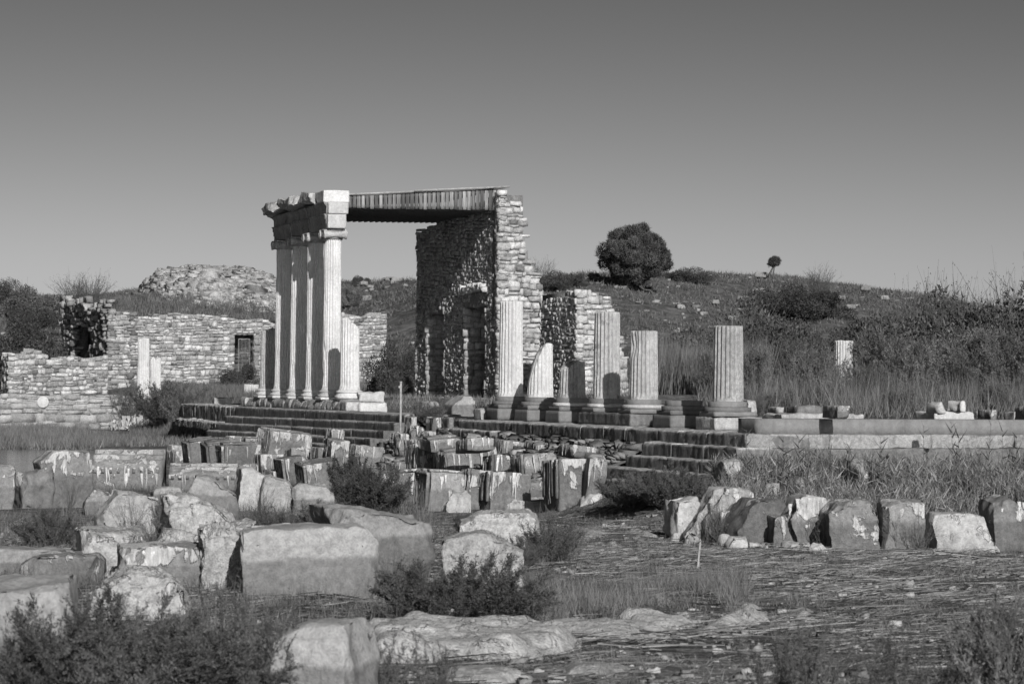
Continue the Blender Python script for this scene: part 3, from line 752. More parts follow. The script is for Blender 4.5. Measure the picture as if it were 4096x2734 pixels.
# ---------------------------------------------------------------- ruined back wall
VW = 5.36; UN = 85.5; UFAR = 96.0; ZF_ = 1.72
t = thing('ruined_wall', 'tall dark rubble wall with two doorways carrying the far end of the roof', 'wall', WP(UN, VW, ZF_))
Lw = UFAR - UN
O = WP(UN, VW, 0); nA = -eB                                           # face toward -B, s runs along +A
topw = lambda s: 8.55 - .07 * s - (.25 if s > Lw - .5 else 0) * 1.0
def uof(x): d = ray(x, 1300); tt_ = (VW + V0) / (d[0] * cA + d[1] * sA); p = d * tt_; return -p[0] * sA + p[1] * cA
d2 = (uof(1943) - UN, uof(1863) - UN); d1 = (uof(1777) - UN, uof(1710) - UN)
DT = 4.95
holes = [(d2[0], d2[1], 0, DT), (d1[0], d1[1], 0, 4.85)]
m = MB(); masonry(m, O, eA, nA, Lw, ZF_ - .1, topw, holes, (.09, .30), (.06, .15), .2, .045, 5, (.7, 1.25), jit=.15)
# far doorway jambs face the viewer, near jambs hidden; thickness .8
for (a, b) in (d2, d1):
    masonry(m, WP(UN + b, VW, 0), eB, -eA, .8, ZF_ - .1, lambda s: DT, (), (.2, .45), (.15, .3), .15, .01, int(b * 10), (.6, .9), jit=.1)
    masonry(m, WP(UN + a, VW, 0), eB, eA, .8, ZF_ - .1, lambda s: DT, (), (.2, .45), (.15, .3), .15, .01, int(a * 10) + 3, (.6, .9), jit=.1)
# far vertical end
masonry(m, WP(UFAR, VW, 0), eB, eA, .8, ZF_, lambda s: 8.0, (), (.2, .45), (.15, .3), .2, .04, 77, (.5, .9))
m.obj('wall_stones', M['rubble'], t)
m = MB(); slab(m, O, eA, nA, Lw, ZF_ - .3, topw, .76, .05, holes, .6, 42); m.obj('mortar_core', M['mortar'], t)
m = MB(); rg = np.random.default_rng(8); n_ = 16; uu_ = np.linspace(UN + d2[0] - .2, UN + d2[1] + .2, n_)
stones(m, np.array([WP(u, VW - .05, DT + .48 + .12 * math.sin(3.14 * i / (n_ - 1)) + rg.uniform(-.04, .1)) for i, u in enumerate(uu_)]), eA, -eB, eZ, np.stack([rg.uniform(.06, .11, n_), np.full(n_, .16), rg.uniform(.07, .16, n_)], -1), rg, jit=.25, tone=rg.uniform(1.2, 1.6, n_)); m.obj('relieving_stones', M['rubble'], t)
for (a, b), nm in ((d2, 0), (d1, 1)):
    P, Q = rbox(b - a + .55, .84, .50, .03, .12, .02, 61 + nm); X = rot(P, YAW + math.pi / 2) + WP(UN + (a + b) / 2, VW + .40, DT - .05 - .1 * nm)
    m = MB(); m.add(X, Q, tone=.75); o = m.obj('lintel', M['block_p'], t)
    P, Q = rbox(b - a + .5, .9, .22, .03, .12, .02, 71 + nm); X = rot(P, YAW + math.pi / 2) + WP(UN + (a + b) / 2, VW + .25, ZF_ - .05)
    m = MB(); m.add(X, Q, tone=.9); o = m.obj('threshold', M['block_p'], t)
# lit cross wall, its end face toward the viewer
xs_ = [0, .24, .26, .74, .86, 1.03, 1.29, 1.5, 1.68, 1.9, 3.2, 4.4]; zs_ = [8.64, 8.66, 8.42, 8.40, 7.2, 6.6, 6.1, 5.5, 5.3, 4.9, 4.2, 2.6]
topc = lambda s: float(np.interp(s, xs_, zs_))
t = thing('ruined_wall', 'sunlit stepped wall end of pale stones rising right of the tall dark wall', 'wall', WP(UN - .05, VW, ZF_))
m = MB(); O = WP(UN - .03, VW - .02, 0)
masonry(m, O, eB, -eA, 4.4, ZF_ - .1, topc, (), (.09, .42), (.07, .26), .3, .06, 9, (.65, 1.15), dark=.1, gap=.02, jit=.2)
m.obj('wall_stones', M['rubble'], t)
m = MB(); slab(m, O, eB, -eA, 4.4, ZF_ - .2, topc, .7, .12, (), .95, 40); m.obj('mortar_core', M['mortar'], t)
# second piece of the back wall, nearer
UB0, UB1 = 77.3, 81.0
pA = PV(2305, 1158, VW); zB = pA[2]
t = thing('ruined_wall', 'low square wall block, dark left face and sunlit stepped end, right of the doorways', 'wall', WP(UB0, VW, ZF_))
m = MB()
masonry(m, WP(UB0, VW, 0), eA, -eB, UB1 - UB0, ZF_ - .1, lambda s: zB + .02 - .05 * s, (), (.1, .32), (.07, .18), .22, .045, 19, (.7, 1.25), jit=.15)
xs2 = [0, .74, .76, 1.12, 1.14, 1.34, 1.36, 1.6]; zs2 = [zB + .02, zB, zB - .12, zB - .16, zB - .6, zB - .63, zB - 1.6, zB - 2.6]
topd = lambda s: float(np.interp(s, xs2, zs2))
masonry(m, WP(UB0, VW, 0), eB, -eA, 1.6, ZF_ - .1, topd, (), (.09, .38), (.07, .24), .25, .05, 29, (.7, 1.15), dark=.1, gap=.02, jit=.2)
masonry(m, WP(UB1, VW, 0), eB, eA, 1.3, ZF_ - .1, lambda s: zB - .2, (), (.2, .5), (.15, .3), .2, .03, 39)
m.obj('wall_stones', M['rubble'], t)
m = MB(); slab(m, WP(UB0, VW + .03, 0), eB, -eA, 1.56, ZF_ - .3, lambda s: topd(s) - .03, UB1 - UB0 - .15, .08, (), .9, 12); m.obj('mortar_core', M['mortar'], t)
t = thing('ruined_wall', 'low pale remnant of wall between the two tall flat-topped stumps', 'wall', PZ(2495, 1590, 1.8))
c = PV(2445, 1500, 6.3); u_ = UV(c)[0]
m = MB(); masonry(m, WP(u_, 6.3, 0), eB, -eA, .5, 1.6, lambda s: 3.45 - .5 * s, (), (.16, .4), (.12, .3), .25, .05, 49, (.7, 1.15)); m.obj('wall_stones', M['rubble'], t)
m = MB(); slab(m, WP(u_, 6.3, 0), eB, -eA, .5, 1.6, lambda s: 3.4 - .5 * s, .4, .1, (), .9, 3); m.obj('mortar_core', M['mortar'], t)

def unit3(a): return a / np.linalg.norm(a)
# ---------------------------------------------------------------- bath building at left
YB = 150.0
c0 = PY(433, 1400, YB); FU, FV = UV(c0)
Lf = 17.2
def sx(x):                                                            # photo x -> distance along the facade
    p = PU(x, 1400, FU); return UV(p)[1] - FV
def zx(x, y): return PU(x, y, FU)[2]
prof = [(433, 1262), (520, 1250), (560, 1262), (700, 1250), (820, 1256), (900, 1262), (960, 1275), (1050, 1270), (1103, 1290), (1385, 1250), (1450, 1262), (1470, 1246), (1547, 1246)]
px_, pz_ = [sx(a) for a, b in prof], [zx(a, b) for a, b in prof]
topf_ = lambda s: float(np.interp(s, px_, pz_))
z0 = zx(700, 1600)
gx0, gx1 = sx(938), sx(1016); gz0, gz1 = zx(970, 1520), zx(970, 1338)
hl = [(gx0, gx1, gz0, gz1)]
t = thing('ruined_bath_building', 'wide ruined masonry building with a barred opening, left behind the columns', 'building', WP(FU, FV, z0))
m = MB()
Lf = sx(1547)
masonry(m, WP(FU, FV, 0), eB, -eA, Lf, z0, topf_, hl, (.13, .44), (.12, .32), .3, .05, 101, (.4, 1.1), dark=.2, jit=.26, gap=.03, big_corner=1.6)
m.obj('facade_stones', M['rubble'], t)
m = MB(); slab(m, WP(FU, FV, 0), eB, -eA, Lf, z0, topf_, .8, .12, hl, .95, 120); m.obj('mortar_core', M['mortar'], t)
# dark side wall with an arched recess
LsA = 19.0
zs = zx(433, 1240)
arch = [(6.5, 13.5, z0 - 1, zs - .6)]
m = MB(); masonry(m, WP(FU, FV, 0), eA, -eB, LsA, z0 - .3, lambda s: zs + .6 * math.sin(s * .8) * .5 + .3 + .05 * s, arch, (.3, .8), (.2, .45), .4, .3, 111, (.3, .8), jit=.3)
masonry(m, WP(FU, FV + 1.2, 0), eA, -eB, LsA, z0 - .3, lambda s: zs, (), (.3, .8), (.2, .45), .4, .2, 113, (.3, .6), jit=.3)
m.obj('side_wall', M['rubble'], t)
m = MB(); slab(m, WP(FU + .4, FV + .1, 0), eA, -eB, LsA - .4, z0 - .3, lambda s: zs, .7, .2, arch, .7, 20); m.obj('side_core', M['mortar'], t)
# opening: dark back, jambs, grille
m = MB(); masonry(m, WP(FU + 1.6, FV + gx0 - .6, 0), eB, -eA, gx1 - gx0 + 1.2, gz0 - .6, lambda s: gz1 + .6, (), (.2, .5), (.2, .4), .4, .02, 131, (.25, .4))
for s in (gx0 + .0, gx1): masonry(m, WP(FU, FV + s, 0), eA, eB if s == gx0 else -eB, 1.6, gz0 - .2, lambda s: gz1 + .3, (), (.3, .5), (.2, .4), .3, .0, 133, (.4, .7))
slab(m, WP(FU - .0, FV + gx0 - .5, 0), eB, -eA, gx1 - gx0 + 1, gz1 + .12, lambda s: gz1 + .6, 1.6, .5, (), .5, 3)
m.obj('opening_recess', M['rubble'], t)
m = MB()
def bar(m, a, b, r, tone=1.0):
    a = np.asarray(a, float); b = np.asarray(b, float); d = b - a; L = np.linalg.norm(d); d /= L
    s = np.cross(d, [0.3, 1, .2]); s /= np.linalg.norm(s); q = np.cross(d, s)
    P = [p + r * (s * math.cos(k) + q * math.sin(k)) for p in (a, b) for k in (0, 1.57, 3.14, 4.71)]
    m.add(np.array(P), [[0, 1, 5, 4], [1, 2, 6, 5], [2, 3, 7, 6], [3, 0, 4, 7]], tone=tone)
s0, s1 = sx(958), sx(1003); zz0, zz1 = zx(980, 1500), zx(980, 1355)
for k in range(9): s = s0 + (s1 - s0) * k / 8; bar(m, WP(FU + .3, FV + s, zz0), WP(FU + .3, FV + s, zz1), .014 if 0 < k < 8 else .025)
for q in (0, .62, 1): z = zz0 + (zz1 - zz0) * q; bar(m, WP(FU + .3, FV + s0, z), WP(FU + .3, FV + s1, z), .025)
m.obj('grille', M['iron'], t)
# earth mound over the vaults and rubble dome
def mound(name, mat, f, u0, u1, v0, v1, nu=70, nv=90):
    us = np.linspace(u0, u1, nu); vs = np.linspace(v0, v1, nv); m = MB()
    UU, VV = np.meshgrid(us, vs, indexing='ij'); B = np.stack([-UU * sA + (VV + V0) * cA, UU * cA + (VV + V0) * sA, 0 * UU], -1)
    B[..., 2] = f(UU, VV) ; B[..., 2] += fbm(B * .7, 6, 4) * .25
    i = np.arange(nu - 1)[:, None] * nv; j = np.arange(nv - 1)[None, :]
    m.add(B.reshape(-1, 3), np.stack([i + j, i + nv + j, i + nv + j + 1, i + j + 1], -1).reshape(-1, 4)); o = m.obj(name, mat, smooth=True); struct(o); return o
zrf = zx(700, 1265)
def fm(u, v):
    q = np.clip((u - FU - .2) / 12, 0, 1); s = v - FV
    top = np.interp(s, [-1, 0, 2, 4.5, 8.5, 11.5, 14, 17, 20], [-.4, .4, 1.1, 1.5, 1.5, 1.35, .9, .1, -1.0])
    return zrf - .15 + top * sstep(q, 0, .8) - 5 * sstep(s, 12.5, 19) * (1 - sstep(u, FU + 0, FU + 25) * .0)
mound('mound', M['hill'], fm, FU + .35, FU + 24, FV + .3, FV + 20)
PD = lambda x, y: PU(x, y, FU + 12)
dv0, dv1 = UV(PD(610, 1100))[1], UV(PD(1180, 1100))[1]
dtop = [(610, 1150), (625, 1118), (660, 1096), (700, 1080), (800, 1062), (880, 1068), (1000, 1068), (1060, 1075), (1110, 1098), (1180, 1150)]
dx, dz = [UV(PD(a, b))[1] - dv0 for a, b in dtop], [PD(a, b)[2] for a, b in dtop]
t = thing('rubble_dome', 'broken rubble vault crown on top of the grassy mound', 'ruin', WP(FU + 12, dv0, 4))
m = MB(); ft = lambda s: np.interp(s, dx, dz)
rng = np.random.default_rng(141); n = 5200; s_ = rng.uniform(0, dv1 - dv0, n); du_ = rng.uniform(-8.5, 5, n)
def domez(s, du): return ft(s) - .064 * np.abs(3.5 - du) ** 1.6 * (du < 3.5) - .3 * (du > 3.5)
def domeP(s, du):
    u = FU + 12 + du; vv = dv0 + s + V0; P = np.stack([-u * sA + vv * cA, u * cA + vv * sA, 0 * u], -1); P[..., 2] = domez(s, du) + fbm(P * .9, 8, 4) * .22; return P
C = domeP(s_, du_); S = np.exp(rng.normal(size=(n, 1)) * .35) * .13 * rng.uniform(.6, 1.4, (n, 3)) * [1.3, 1, .6]
for sel in range(5):
    I = np.arange(n) % 5 == sel; a0 = rng.uniform(0, 3); ex = unit3(np.array([math.cos(a0), math.sin(a0), rng.uniform(-.2, .2)])); ey = unit3(np.array([-math.sin(a0), math.cos(a0), .25])); stones(m, C[I], ex, ey, np.cross(ex, ey), S[I], rng, jit=.25, tone=rng.uniform(.4, 1.0, I.sum()))
ns_, nd_ = 60, 30; gs, gd = np.meshgrid(np.linspace(0, dv1 - dv0, ns_), np.linspace(-9.5, 5, nd_), indexing='ij'); Bd = domeP(gs, gd) - [0, 0, .05]; i = np.arange(ns_ - 1)[:, None] * nd_; j = np.arange(nd_ - 1)[None, :]
m.add(Bd.reshape(-1, 3), np.stack([i + j, i + nd_ + j, i + nd_ + j + 1, i + j + 1], -1).reshape(-1, 4), tone=.5)
m.obj('rubble', M['rubble'], t)
# low rubble retaining wall at far left
lw = PZ(0, 1683, .2); YL = 133
pl = PY(30, 1560, YL); LU, LV = UV(pl)
def lx(x): return UV(PU(x, 1500, LU))[1] - LV
def lz(x, y): return PU(x, y, LU)[2]
t = thing('low_ruined_wall', 'low uneven rubble wall with dressed corner at the far left', 'wall', WP(LU, LV, .3))
pr = [(35, 1412), (80, 1408), (95, 1388), (140, 1390), (160, 1408), (190, 1412), (196, 1440), (205, 1425), (270, 1424), (282, 1410), (300, 1418), (340, 1428), (430, 1415)]
a_, b_ = [lx(x) for x, y in pr], [lz(x, y) for x, y in pr]
tl = lambda s: float(np.interp(s, a_, b_))
m = MB(); zl0 = lz(200, 1578)
masonry(m, WP(LU, LV + lx(35), 0), eB, -eA, lx(432) - lx(35), zl0, lambda s: tl(s + lx(35)), (), (.14, .46), (.12, .30), .3, .05, 151, (.4, 1.1), dark=.18, jit=.26, gap=.03, big_corner=1.5)
masonry(m, WP(LU, LV + lx(35), 0), eA, -eB, 3, zl0, lambda s: tl(lx(35)), (), (.3, .6), (.2, .4), .3, .05, 152)
m.obj('wall_stones', M['rubble'], t)
m = MB(); slab(m, WP(LU, LV + lx(35), 0), eB, -eA, lx(432) - lx(35), zl0, lambda s: tl(s + lx(35)), .7, .1, (), .95, 40); m.obj('mortar_core', M['mortar'], t)
t = thing('retaining_wall', 'pale crumbling base wall with a round stone disc set in it, far left', 'wall', WP(LU - .6, LV, 0))
m = MB(); zr0 = lz(200, 1690) - .3; tb = lambda s: zl0 + .05 + .04 * math.sin(s * 3)
masonry(m, WP(LU - .35, LV - 6, 0), eB, -eA, lx(640) + 6, zr0, tb, (), (.3, .9), (.2, .45), .3, .05, 161, (.6, 1.0), dark=.05, jit=.2)
m.obj('wall_stones', M['rubble'], t)
m = MB(); slab(m, WP(LU - .35, LV - 6, 0), eB, -eA, lx(640) + 6, zr0, tb, .7, .08, (), 1.15, 50); m.obj('mortar_core', M['mortar'], t)
V, Q, T = lathe([(.27, -.06), (.28, -.02), (.28, .05), (.26, .07)], 40); X = V[:, 0:1] * eB + V[:, 1:2] * eZ - V[:, 2:3] * eA * -1 * -1
m = MB(); m.add(X + PU(171, 1607, LU - .37), Q, T, 1.1); m.obj('stone_disc', M['marble'], t)
# columns in front of the building
def lone(x, yb, yt, Y, R, lab, seed, erode=.5, mat='marble', topa=.05, group=None, name='broken_column'):
    p = PY(x, yb, Y); h = PY(x, yt, Y)[2] - p[2]; t = thing(name, lab, 'column', p, group)
    V, Q, T = shaft_mesh(R, R * .95, h, flat(h, seed, topa), seed, (), erode, foot=False); part('shaft', (rot(V, YAW), Q, T), M[mat], t); return t
lone(572, 1600, 1354, 134, .30, 'eroded pale column standing in front of the building, behind the thin bush', 401, .9, topa=.12)
lone(620, 1600, 1436, 139, .30, 'shorter worn column remnant beside the eroded pale column', 402, 1.0, topa=.3)
lone(1005, 1585, 1538, 118, .33, 'short fluted drum standing left of the tall columns', 403, .2)
lone(3375, 1520, 1364, 82, .29, 'pale column stump half hidden in the thicket at right', 404, .5)
# metal post
p = G0(1601, 1823); h = PY(1601, 1527, p[1])[2] - p[2]
t = thing('metal_post', 'thin upright metal pipe with a bracket, before the step gap', 'post', p)
m = MB(); V, Q, T = lathe([(.028, -.1), (.028, h)], 12); m.add(V + p, Q, T); m.obj('pipe', M['metal'], t)
m = MB(); P, Q = rbox(.05, .035, .06, .004, .05, 0); m.add(P + p + np.array([-.035, 0, h - .16]), Q); V, Q, T = lathe([(.034, h - .02), (.034, h + .015)], 12); m.add(V + p, Q, T); m.obj('bracket', M['metal'], t)
# ---------------------------------------------------------------- fallen blocks
BLK_G = 'fallen marble blocks below the steps'
def place(x0, x1, yt, yb, d, yaw=None, z0=None):
    """overview-pixel box of a block standing on the ground -> centre, yaw, width, height"""
    yaw = YAW if yaw is None else math.radians(yaw)
    x0, x1, yt, yb = x0 * K, x1 * K, yt * K, yb * K
    xc = (x0 + x1) / 2
    p = G0(xc, yb) if z0 is None else PZ(xc, yb, z0)
    for _ in range(3):
        s = F / p[1]; be = math.atan((xc - CX) / F)
        side = abs(d * math.sin(yaw + be))
        w = max(.15, ((x1 - x0) / s - side) / math.cos(yaw))
        if yaw + be >= 0: xk = x0 + side * s
        else: xk = x1 - side * s
        p = G0(xk, yb) if z0 is None else PZ(xk, yb, z0)
    s = F / p[1]; zz = p[2]; H = (yb - yt) / s; e = EYE - zz
    h = max(.06, (H - d * e / p[1]) / (1 - d / p[1]))
    ex = np.array([math.cos(yaw), math.sin(yaw), 0]); ey = np.array([-math.sin(yaw), math.cos(yaw), 0])
    c = p + ey * d / 2 + ex * (w / 2 if yaw + be >= 0 else -w / 2)
    return c, yaw, w, h
def algae_strips(t, w, d, h, yaw, seed, n=10, faces=('l', 'f'), tilt=None, lmax=.6):
    n = max(3, n // 2)
    """ragged strings of dried algae hanging from the upper edges"""
    rng = np.random.default_rng(seed); m = MB()
    for f in faces:
        for k in range(n):
            L = min(h * .9, rng.uniform(.05, lmax) ** 1.2 * 1.1); wd = rng.uniform(.008, .035); k2 = 4
            if f == 'l': base = np.array([-w / 2 - .012, rng.uniform(-d / 2, d / 2), h * rng.uniform(.9, 1.0)]); tv = np.array([0, 1, 0]); nv = np.array([-1, 0, 0])
            else: base = np.array([rng.uniform(-w / 2, w / 2), -d / 2 - .012, h * rng.uniform(.85, 1.0)]); tv = np.array([1, 0, 0]); nv = np.array([0, -1, 0])
            P = []; x = 0
            for i in range(k2 + 1):
                q = i / k2; x += rng.uniform(-.012, .012); ww = wd * (1 - q) ** .7 + .002
                c = base + np.array([0, 0, -L * q]) + tv * x + nv * rng.uniform(.004, .02)
                P += [c - tv * ww, c + nv * .012, c + tv * ww]
            Q = [];
            for i in range(k2): Q += [[3 * i, 3 * i + 1, 3 * i + 4, 3 * i + 3], [3 * i + 1, 3 * i + 2, 3 * i + 5, 3 * i + 4]]
            P = np.array(P)
            if tilt: P = rot(P - [0, 0, h / 2], 0, *tilt) + [0, 0, h / 2]
            m.add(rot(P, yaw) + np.array(t['_o']), Q, tone=rng.uniform(.75, 1.1))
    o = m.obj('dried_algae', M['cloth'], t); o['kind'] = 'stuff'
def blk(lab, x0, x1, yt, yb, d, mat='block', yaw=None, z0=None, chops=(), rough=.02, r=.03, tilt=(0, 0), seed=None, lump=0, drips=0, teeth=0, coffer=0, slots=0, name='marble_block', cat='stone block', sink=.04, cell=.06, streak=0.0, group=BLK_G, dfaces=('l', 'f'), lmax=.6):
    seed = seed if seed is not None else int(x0 * 7 + yb * 13) % 9973
    if group == BLK_G:                                     # keep clear of the steps: blocks lie on the debris at their foot
        xm = (x0 + x1) / 2 * K; q = G0(xm, yb * K); d = min(d, .95); teeth = teeth // 2; slots = slots // 2 if seed % 3 else 0; ww_ = (x1 - x0) * .09; x0 -= ww_; x1 += ww_; yt += (yb - yt) * .06
        if z0 is not None and z0 >= .6:
            q = PV(xm, yb * K, (-3.6 if xm < 1480 else -3.9)); z0 = q[2]
        elif xm < 1480 and UV(q)[1] > -4.2:
            q = PV(xm, yb * K, -4.0); z0 = min(q[2], .5); sink = z0 - TZ(q[0], q[1]) + .05 if z0 > 0 else .05
        else: z0 = q[2]; sink = .12
    c, ya, w, h = place(x0, x1, yt, yb, d, yaw, z0)
    P, Q = rbox(w, d, h + sink, r, cell, rough, seed, chops, 30, streak, lump); P[:, 2] -= sink
    t = thing(name, lab, cat, c, group) if (drips or teeth or coffer or slots) else None
    if group == BLK_G and tilt == (0, 0) and cat == 'stone block':
        rt = random.Random(seed); tilt = (rt.uniform(-7, 7), rt.uniform(-9, 9))
    tl = (math.radians(tilt[0]), math.radians(tilt[1]))
    P = rot(P - [0, 0, h / 2], 0, *tl) + [0, 0, h / 2]
    m = MB(); m.add(rot(P, ya) + c, Q)
    if t is None:
        o = m.obj(name, M[mat], loc=c); return tag(o, lab, cat, group)
    m.obj('body', M[mat], t)
    def bx(mm, cx, cy, cz, sx, sy, sz, rr=.01):
        P, Q = rbox(sx, sy, sz, rr, .1, .006, seed + int(cy * 50)); P = P + np.array([cx, cy, cz - sz / 2]); P = rot(P - [0, 0, h / 2], 0, *tl) + [0, 0, h / 2]; mm.add(rot(P, ya) + c, Q)
    if teeth:
        mm = MB()
        for k in range(teeth):
            y = -d / 2 + d * (k + .5) / teeth; hh = h * (.78 if k % 2 else .84); bx(mm, -w / 2 - .008, y, h - hh / 2 - .01, .05, d / teeth * .62, hh)
        mm.obj('ribs', M[mat], t)
    if coffer:
        mm = MB(); cd = d / coffer
        for k in range(coffer):
            y = -d / 2 + cd * (k + .5)
            for q, (o_, th) in enumerate([(0, .055), (.075, .03)]):
                hy, hz = cd * .46 - o_ * 1.2, h * .45 - o_
                z = h * .48
                for sg in (-1, 1):
                    bx(mm, -w / 2 - .03 + q * .022, y + sg * hy, z, .07, .05, hz * 2); bx(mm, -w / 2 - .03 + q * .022, y, z + sg * hz, .07, hy * 2, .05)
        mm.obj('coffer_frame', M[mat], t)
    if slots:
        mm = MB()
        for k in range(slots): bx(mm, 0, -d / 2 + d * (k + .5) / slots, h + .015, w * .96, d / slots * .45, .06)
        mm.obj('ridges', M[mat], t)
    if drips: algae_strips(t, w, d, h, ya, seed + 5, drips, dfaces, tl, lmax)
    return t
def rock(lab, x0, x1, yt, yb, d=None, mat='rock', yaw=10, z0=None, seed=None, sink=.12, chops=None, lump=.12, rough=.04, r=.07, group='boulders among the ruins', name='boulder', cat='boulder', cell=.05):
    seed = seed if seed is not None else int(x0 * 5 + yb * 11) % 9973
    rng = np.random.default_rng(seed); xc = (x0 + x1) / 2 * K
    p = G0(xc, yb * K) if z0 is None else PZ(xc, yb * K, z0); s = F / p[1]; W_ = (x1 - x0) * K / s; d = d or W_ * .8
    c, ya, w, h = place(x0, x1, yt, yb, d, yaw, z0)
    if chops is None: chops = [(rng.uniform(-1, 1), rng.uniform(-1, .3), rng.uniform(.1, 1), rng.uniform(.5, .8)) for _ in range(9)]
    P, Q = rbox(w * 1.04, d, h + sink, min(r, h * .5 + .05), cell, rough, seed, chops, 30, 0, lump); P[:, 2] -= sink
    m = MB(); m.add(rot(P, ya) + c, Q); o = m.obj(name, M[mat], loc=c); return tag(o, lab, cat, group)
def hull(lab, poly, d, mat='smooth', yaw=6, top=None, rough=.022, r=.02, seed=None, drips=0, dfaces=('f',), lmax=.4, back=.25, sink=.06, cell=.045, z0=None, name='marble_block', cat='stone block', group=BLK_G, extra=(), name2=None):
    """broken block: convex outline of its front (overview pixels), real depth d behind it"""
    pp = np.array(poly, float) * K; seed = seed if seed is not None else int(pp.sum()) % 9973; ya = math.radians(yaw)
    yb = pp[:, 1].max(); xm = (pp[:, 0].min() + pp[:, 0].max()) / 2; p = G0(xm, yb) if z0 is None else PZ(xm, yb, z0)
    ex = np.array([math.cos(ya), math.sin(ya), 0]); ey = np.array([-math.sin(ya), math.cos(ya), 0])
    L = []
    for (x, y) in pp:
        dr = ray(x, y); o = np.array([0, 0, EYE]); t_ = ((p - o) @ ey) / (dr @ ey); q = o + dr * t_; L.append(((q - p) @ ex, q[2] - p[2]))
    L = np.array(L); x0, x1 = L[:, 0].min(), L[:, 0].max(); h = L[:, 1].max(); w = x1 - x0; cx = (x0 + x1) / 2
    c = p + ex * cx + ey * d / 2; H = h + sink
    # convex outline -> cutting planes
    pts = sorted(map(tuple, L)); 
    def half(pts):
        o = []
        for q in pts:
            while len(o) > 1 and (o[-1][0] - o[-2][0]) * (q[1] - o[-2][1]) - (o[-1][1] - o[-2][1]) * (q[0] - o[-2][0]) <= 0: o.pop()
            o.append(q)
        return o
    lo = half(pts); up = half(pts[::-1]); ch = lo[:-1] + up[:-1]; planes = []
    for i in range(len(ch)):
        a, b = ch[i], ch[(i + 1) % len(ch)]; n = np.array([b[1] - a[1], 0, -(b[0] - a[0])]); ln = np.linalg.norm(n)
        if ln < 1e-4: continue
        n /= ln
        if n[2] < -.55: continue
        dist = n @ np.array([a[0] - cx, 0, a[1] + sink - H / 2]); planes.append((n[0], 0, n[2], dist / np.abs(n * np.array([w, d, H]) / 2).sum()))
    rng = np.random.default_rng(seed)
    tp = top if top is not None else (.8, .90)
    for _ in range(5): planes.append((rng.choice([-1, 1]) * rng.uniform(.3, 1.2), -rng.uniform(.3, 1), rng.uniform(-.2, 1), rng.uniform(.76, .9)))
    planes.append((0, -tp[0], 1, tp[1])); planes.append((rng.uniform(-.4, .4), back * 2, 1, .85)); planes += list(extra)
    P, Q = rbox(w, d, H, r, cell, rough, seed, planes + planes, 38); P[:, 2] -= sink
    t = thing(name, lab, cat, c, group) if drips else None
    m = MB(); m.add(rot(P, ya) + c, Q)
    if t is None: o = m.obj(name, M[mat], loc=c); return tag(o, lab, cat, group)
    m.obj('body', M[mat], t); algae_strips(t, w * .9, d * .9, h * .92, ya, seed, drips, dfaces, None, lmax); return t
RU = lambda a=.8: [(1, -.3, .8, a), (-.8, -.2, 1, a + .05), (.3, -1, .7, a + .08)]
# near left
hull('largest pale block, cut by the left edge of the view, beside the blurred bush', [(-60, 1350), (0, 1346), (120, 1335), (163, 1334), (168, 1380), (172, 1620), (-60, 1640)], 1.1, 'smooth', 8, (.5, .93))
hull('rounded pale boulder right behind the nearest bush', [(200, 1353), (235, 1328), (280, 1310), (320, 1313), (375, 1325), (410, 1348), (430, 1383), (425, 1425), (195, 1425)], 1.0, 'rock', 4, (1, .7), .05, .02, name='boulder', cat='boulder')
hull('dark low slab with rounded right end, left foreground', [(45, 1298), (75, 1278), (150, 1268), (220, 1272), (238, 1288), (240, 1318), (228, 1338), (40, 1340)], .9, 'block_d', 4, (.5, .9), r=.05)
hull('low moulded slab lying behind the dark rounded slab at the left edge', [(-60, 1259), (0, 1257), (185, 1263), (195, 1300), (-60, 1320)], .8, 'smooth', 4)
hull('long low block crusted with a white wavy algae band', [(265, 1251), (470, 1250), (492, 1268), (500, 1298), (475, 1328), (450, 1350), (262, 1350)], .8, 'block_a', 6, (.3, .95), drips=12, lmax=.25)
hull('squat stained block behind the white-crusted one, with tall stalks before it', [(182, 1218), (200, 1209), (340, 1218), (357, 1238), (360, 1268), (350, 1318), (235, 1330), (185, 1300)], .9, 'rock', 14, (.9, .8), .04)
hull('very large smooth grey block in the centre foreground', [(548, 1228), (575, 1218), (820, 1207), (845, 1215), (872, 1250), (872, 1290), (856, 1368), (750, 1374), (555, 1370)], 1.4, 'smooth', 5, (1.5, .62), .02, .02, drips=5, dfaces=('l',), lmax=.3, cell=.04)
hull('tilted half-buried block at the bottom edge left of centre', [(592, 1475), (650, 1448), (750, 1433), (782, 1433), (795, 1458), (822, 1600), (815, 1650), (590, 1650)], .8, 'smooth', -9, (.9, .86), .025, .015)
hull('long slanting block with a broken overhanging front, right of the big smooth block', [(765, 1165), (810, 1167), (995, 1198), (1005, 1218), (1012, 1258), (995, 1320), (880, 1335), (800, 1260), (770, 1198)], 1.5, 'smooth', 16, (.5, .9), .035, extra=[(.2, -1, -.7, .82)])
hull('broad low boulder behind the central bush', [(1012, 1240), (1040, 1230), (1100, 1226), (1160, 1245), (1195, 1275), (1202, 1340), (1190, 1378), (1015, 1378)], 1.3, 'rock', 0, (1.4, .62), .04, .02, name='boulder', cat='boulder')
hull('smooth domed boulder on the litter, upper centre', [(1052, 1205), (1100, 1180), (1174, 1174), (1204, 1174), (1230, 1190), (1240, 1218), (1235, 1254), (1055, 1256)], 1.3, 'rock', 0, (1.2, .66), .03, .02, name='boulder', cat='boulder')
hull('upright slab pair leaning in the tall stalks, left', [(222, 1200), (272, 1123), (310, 1130), (385, 1155), (395, 1225), (225, 1230)], .8, 'marble2', 14, (.4, .9), .035)
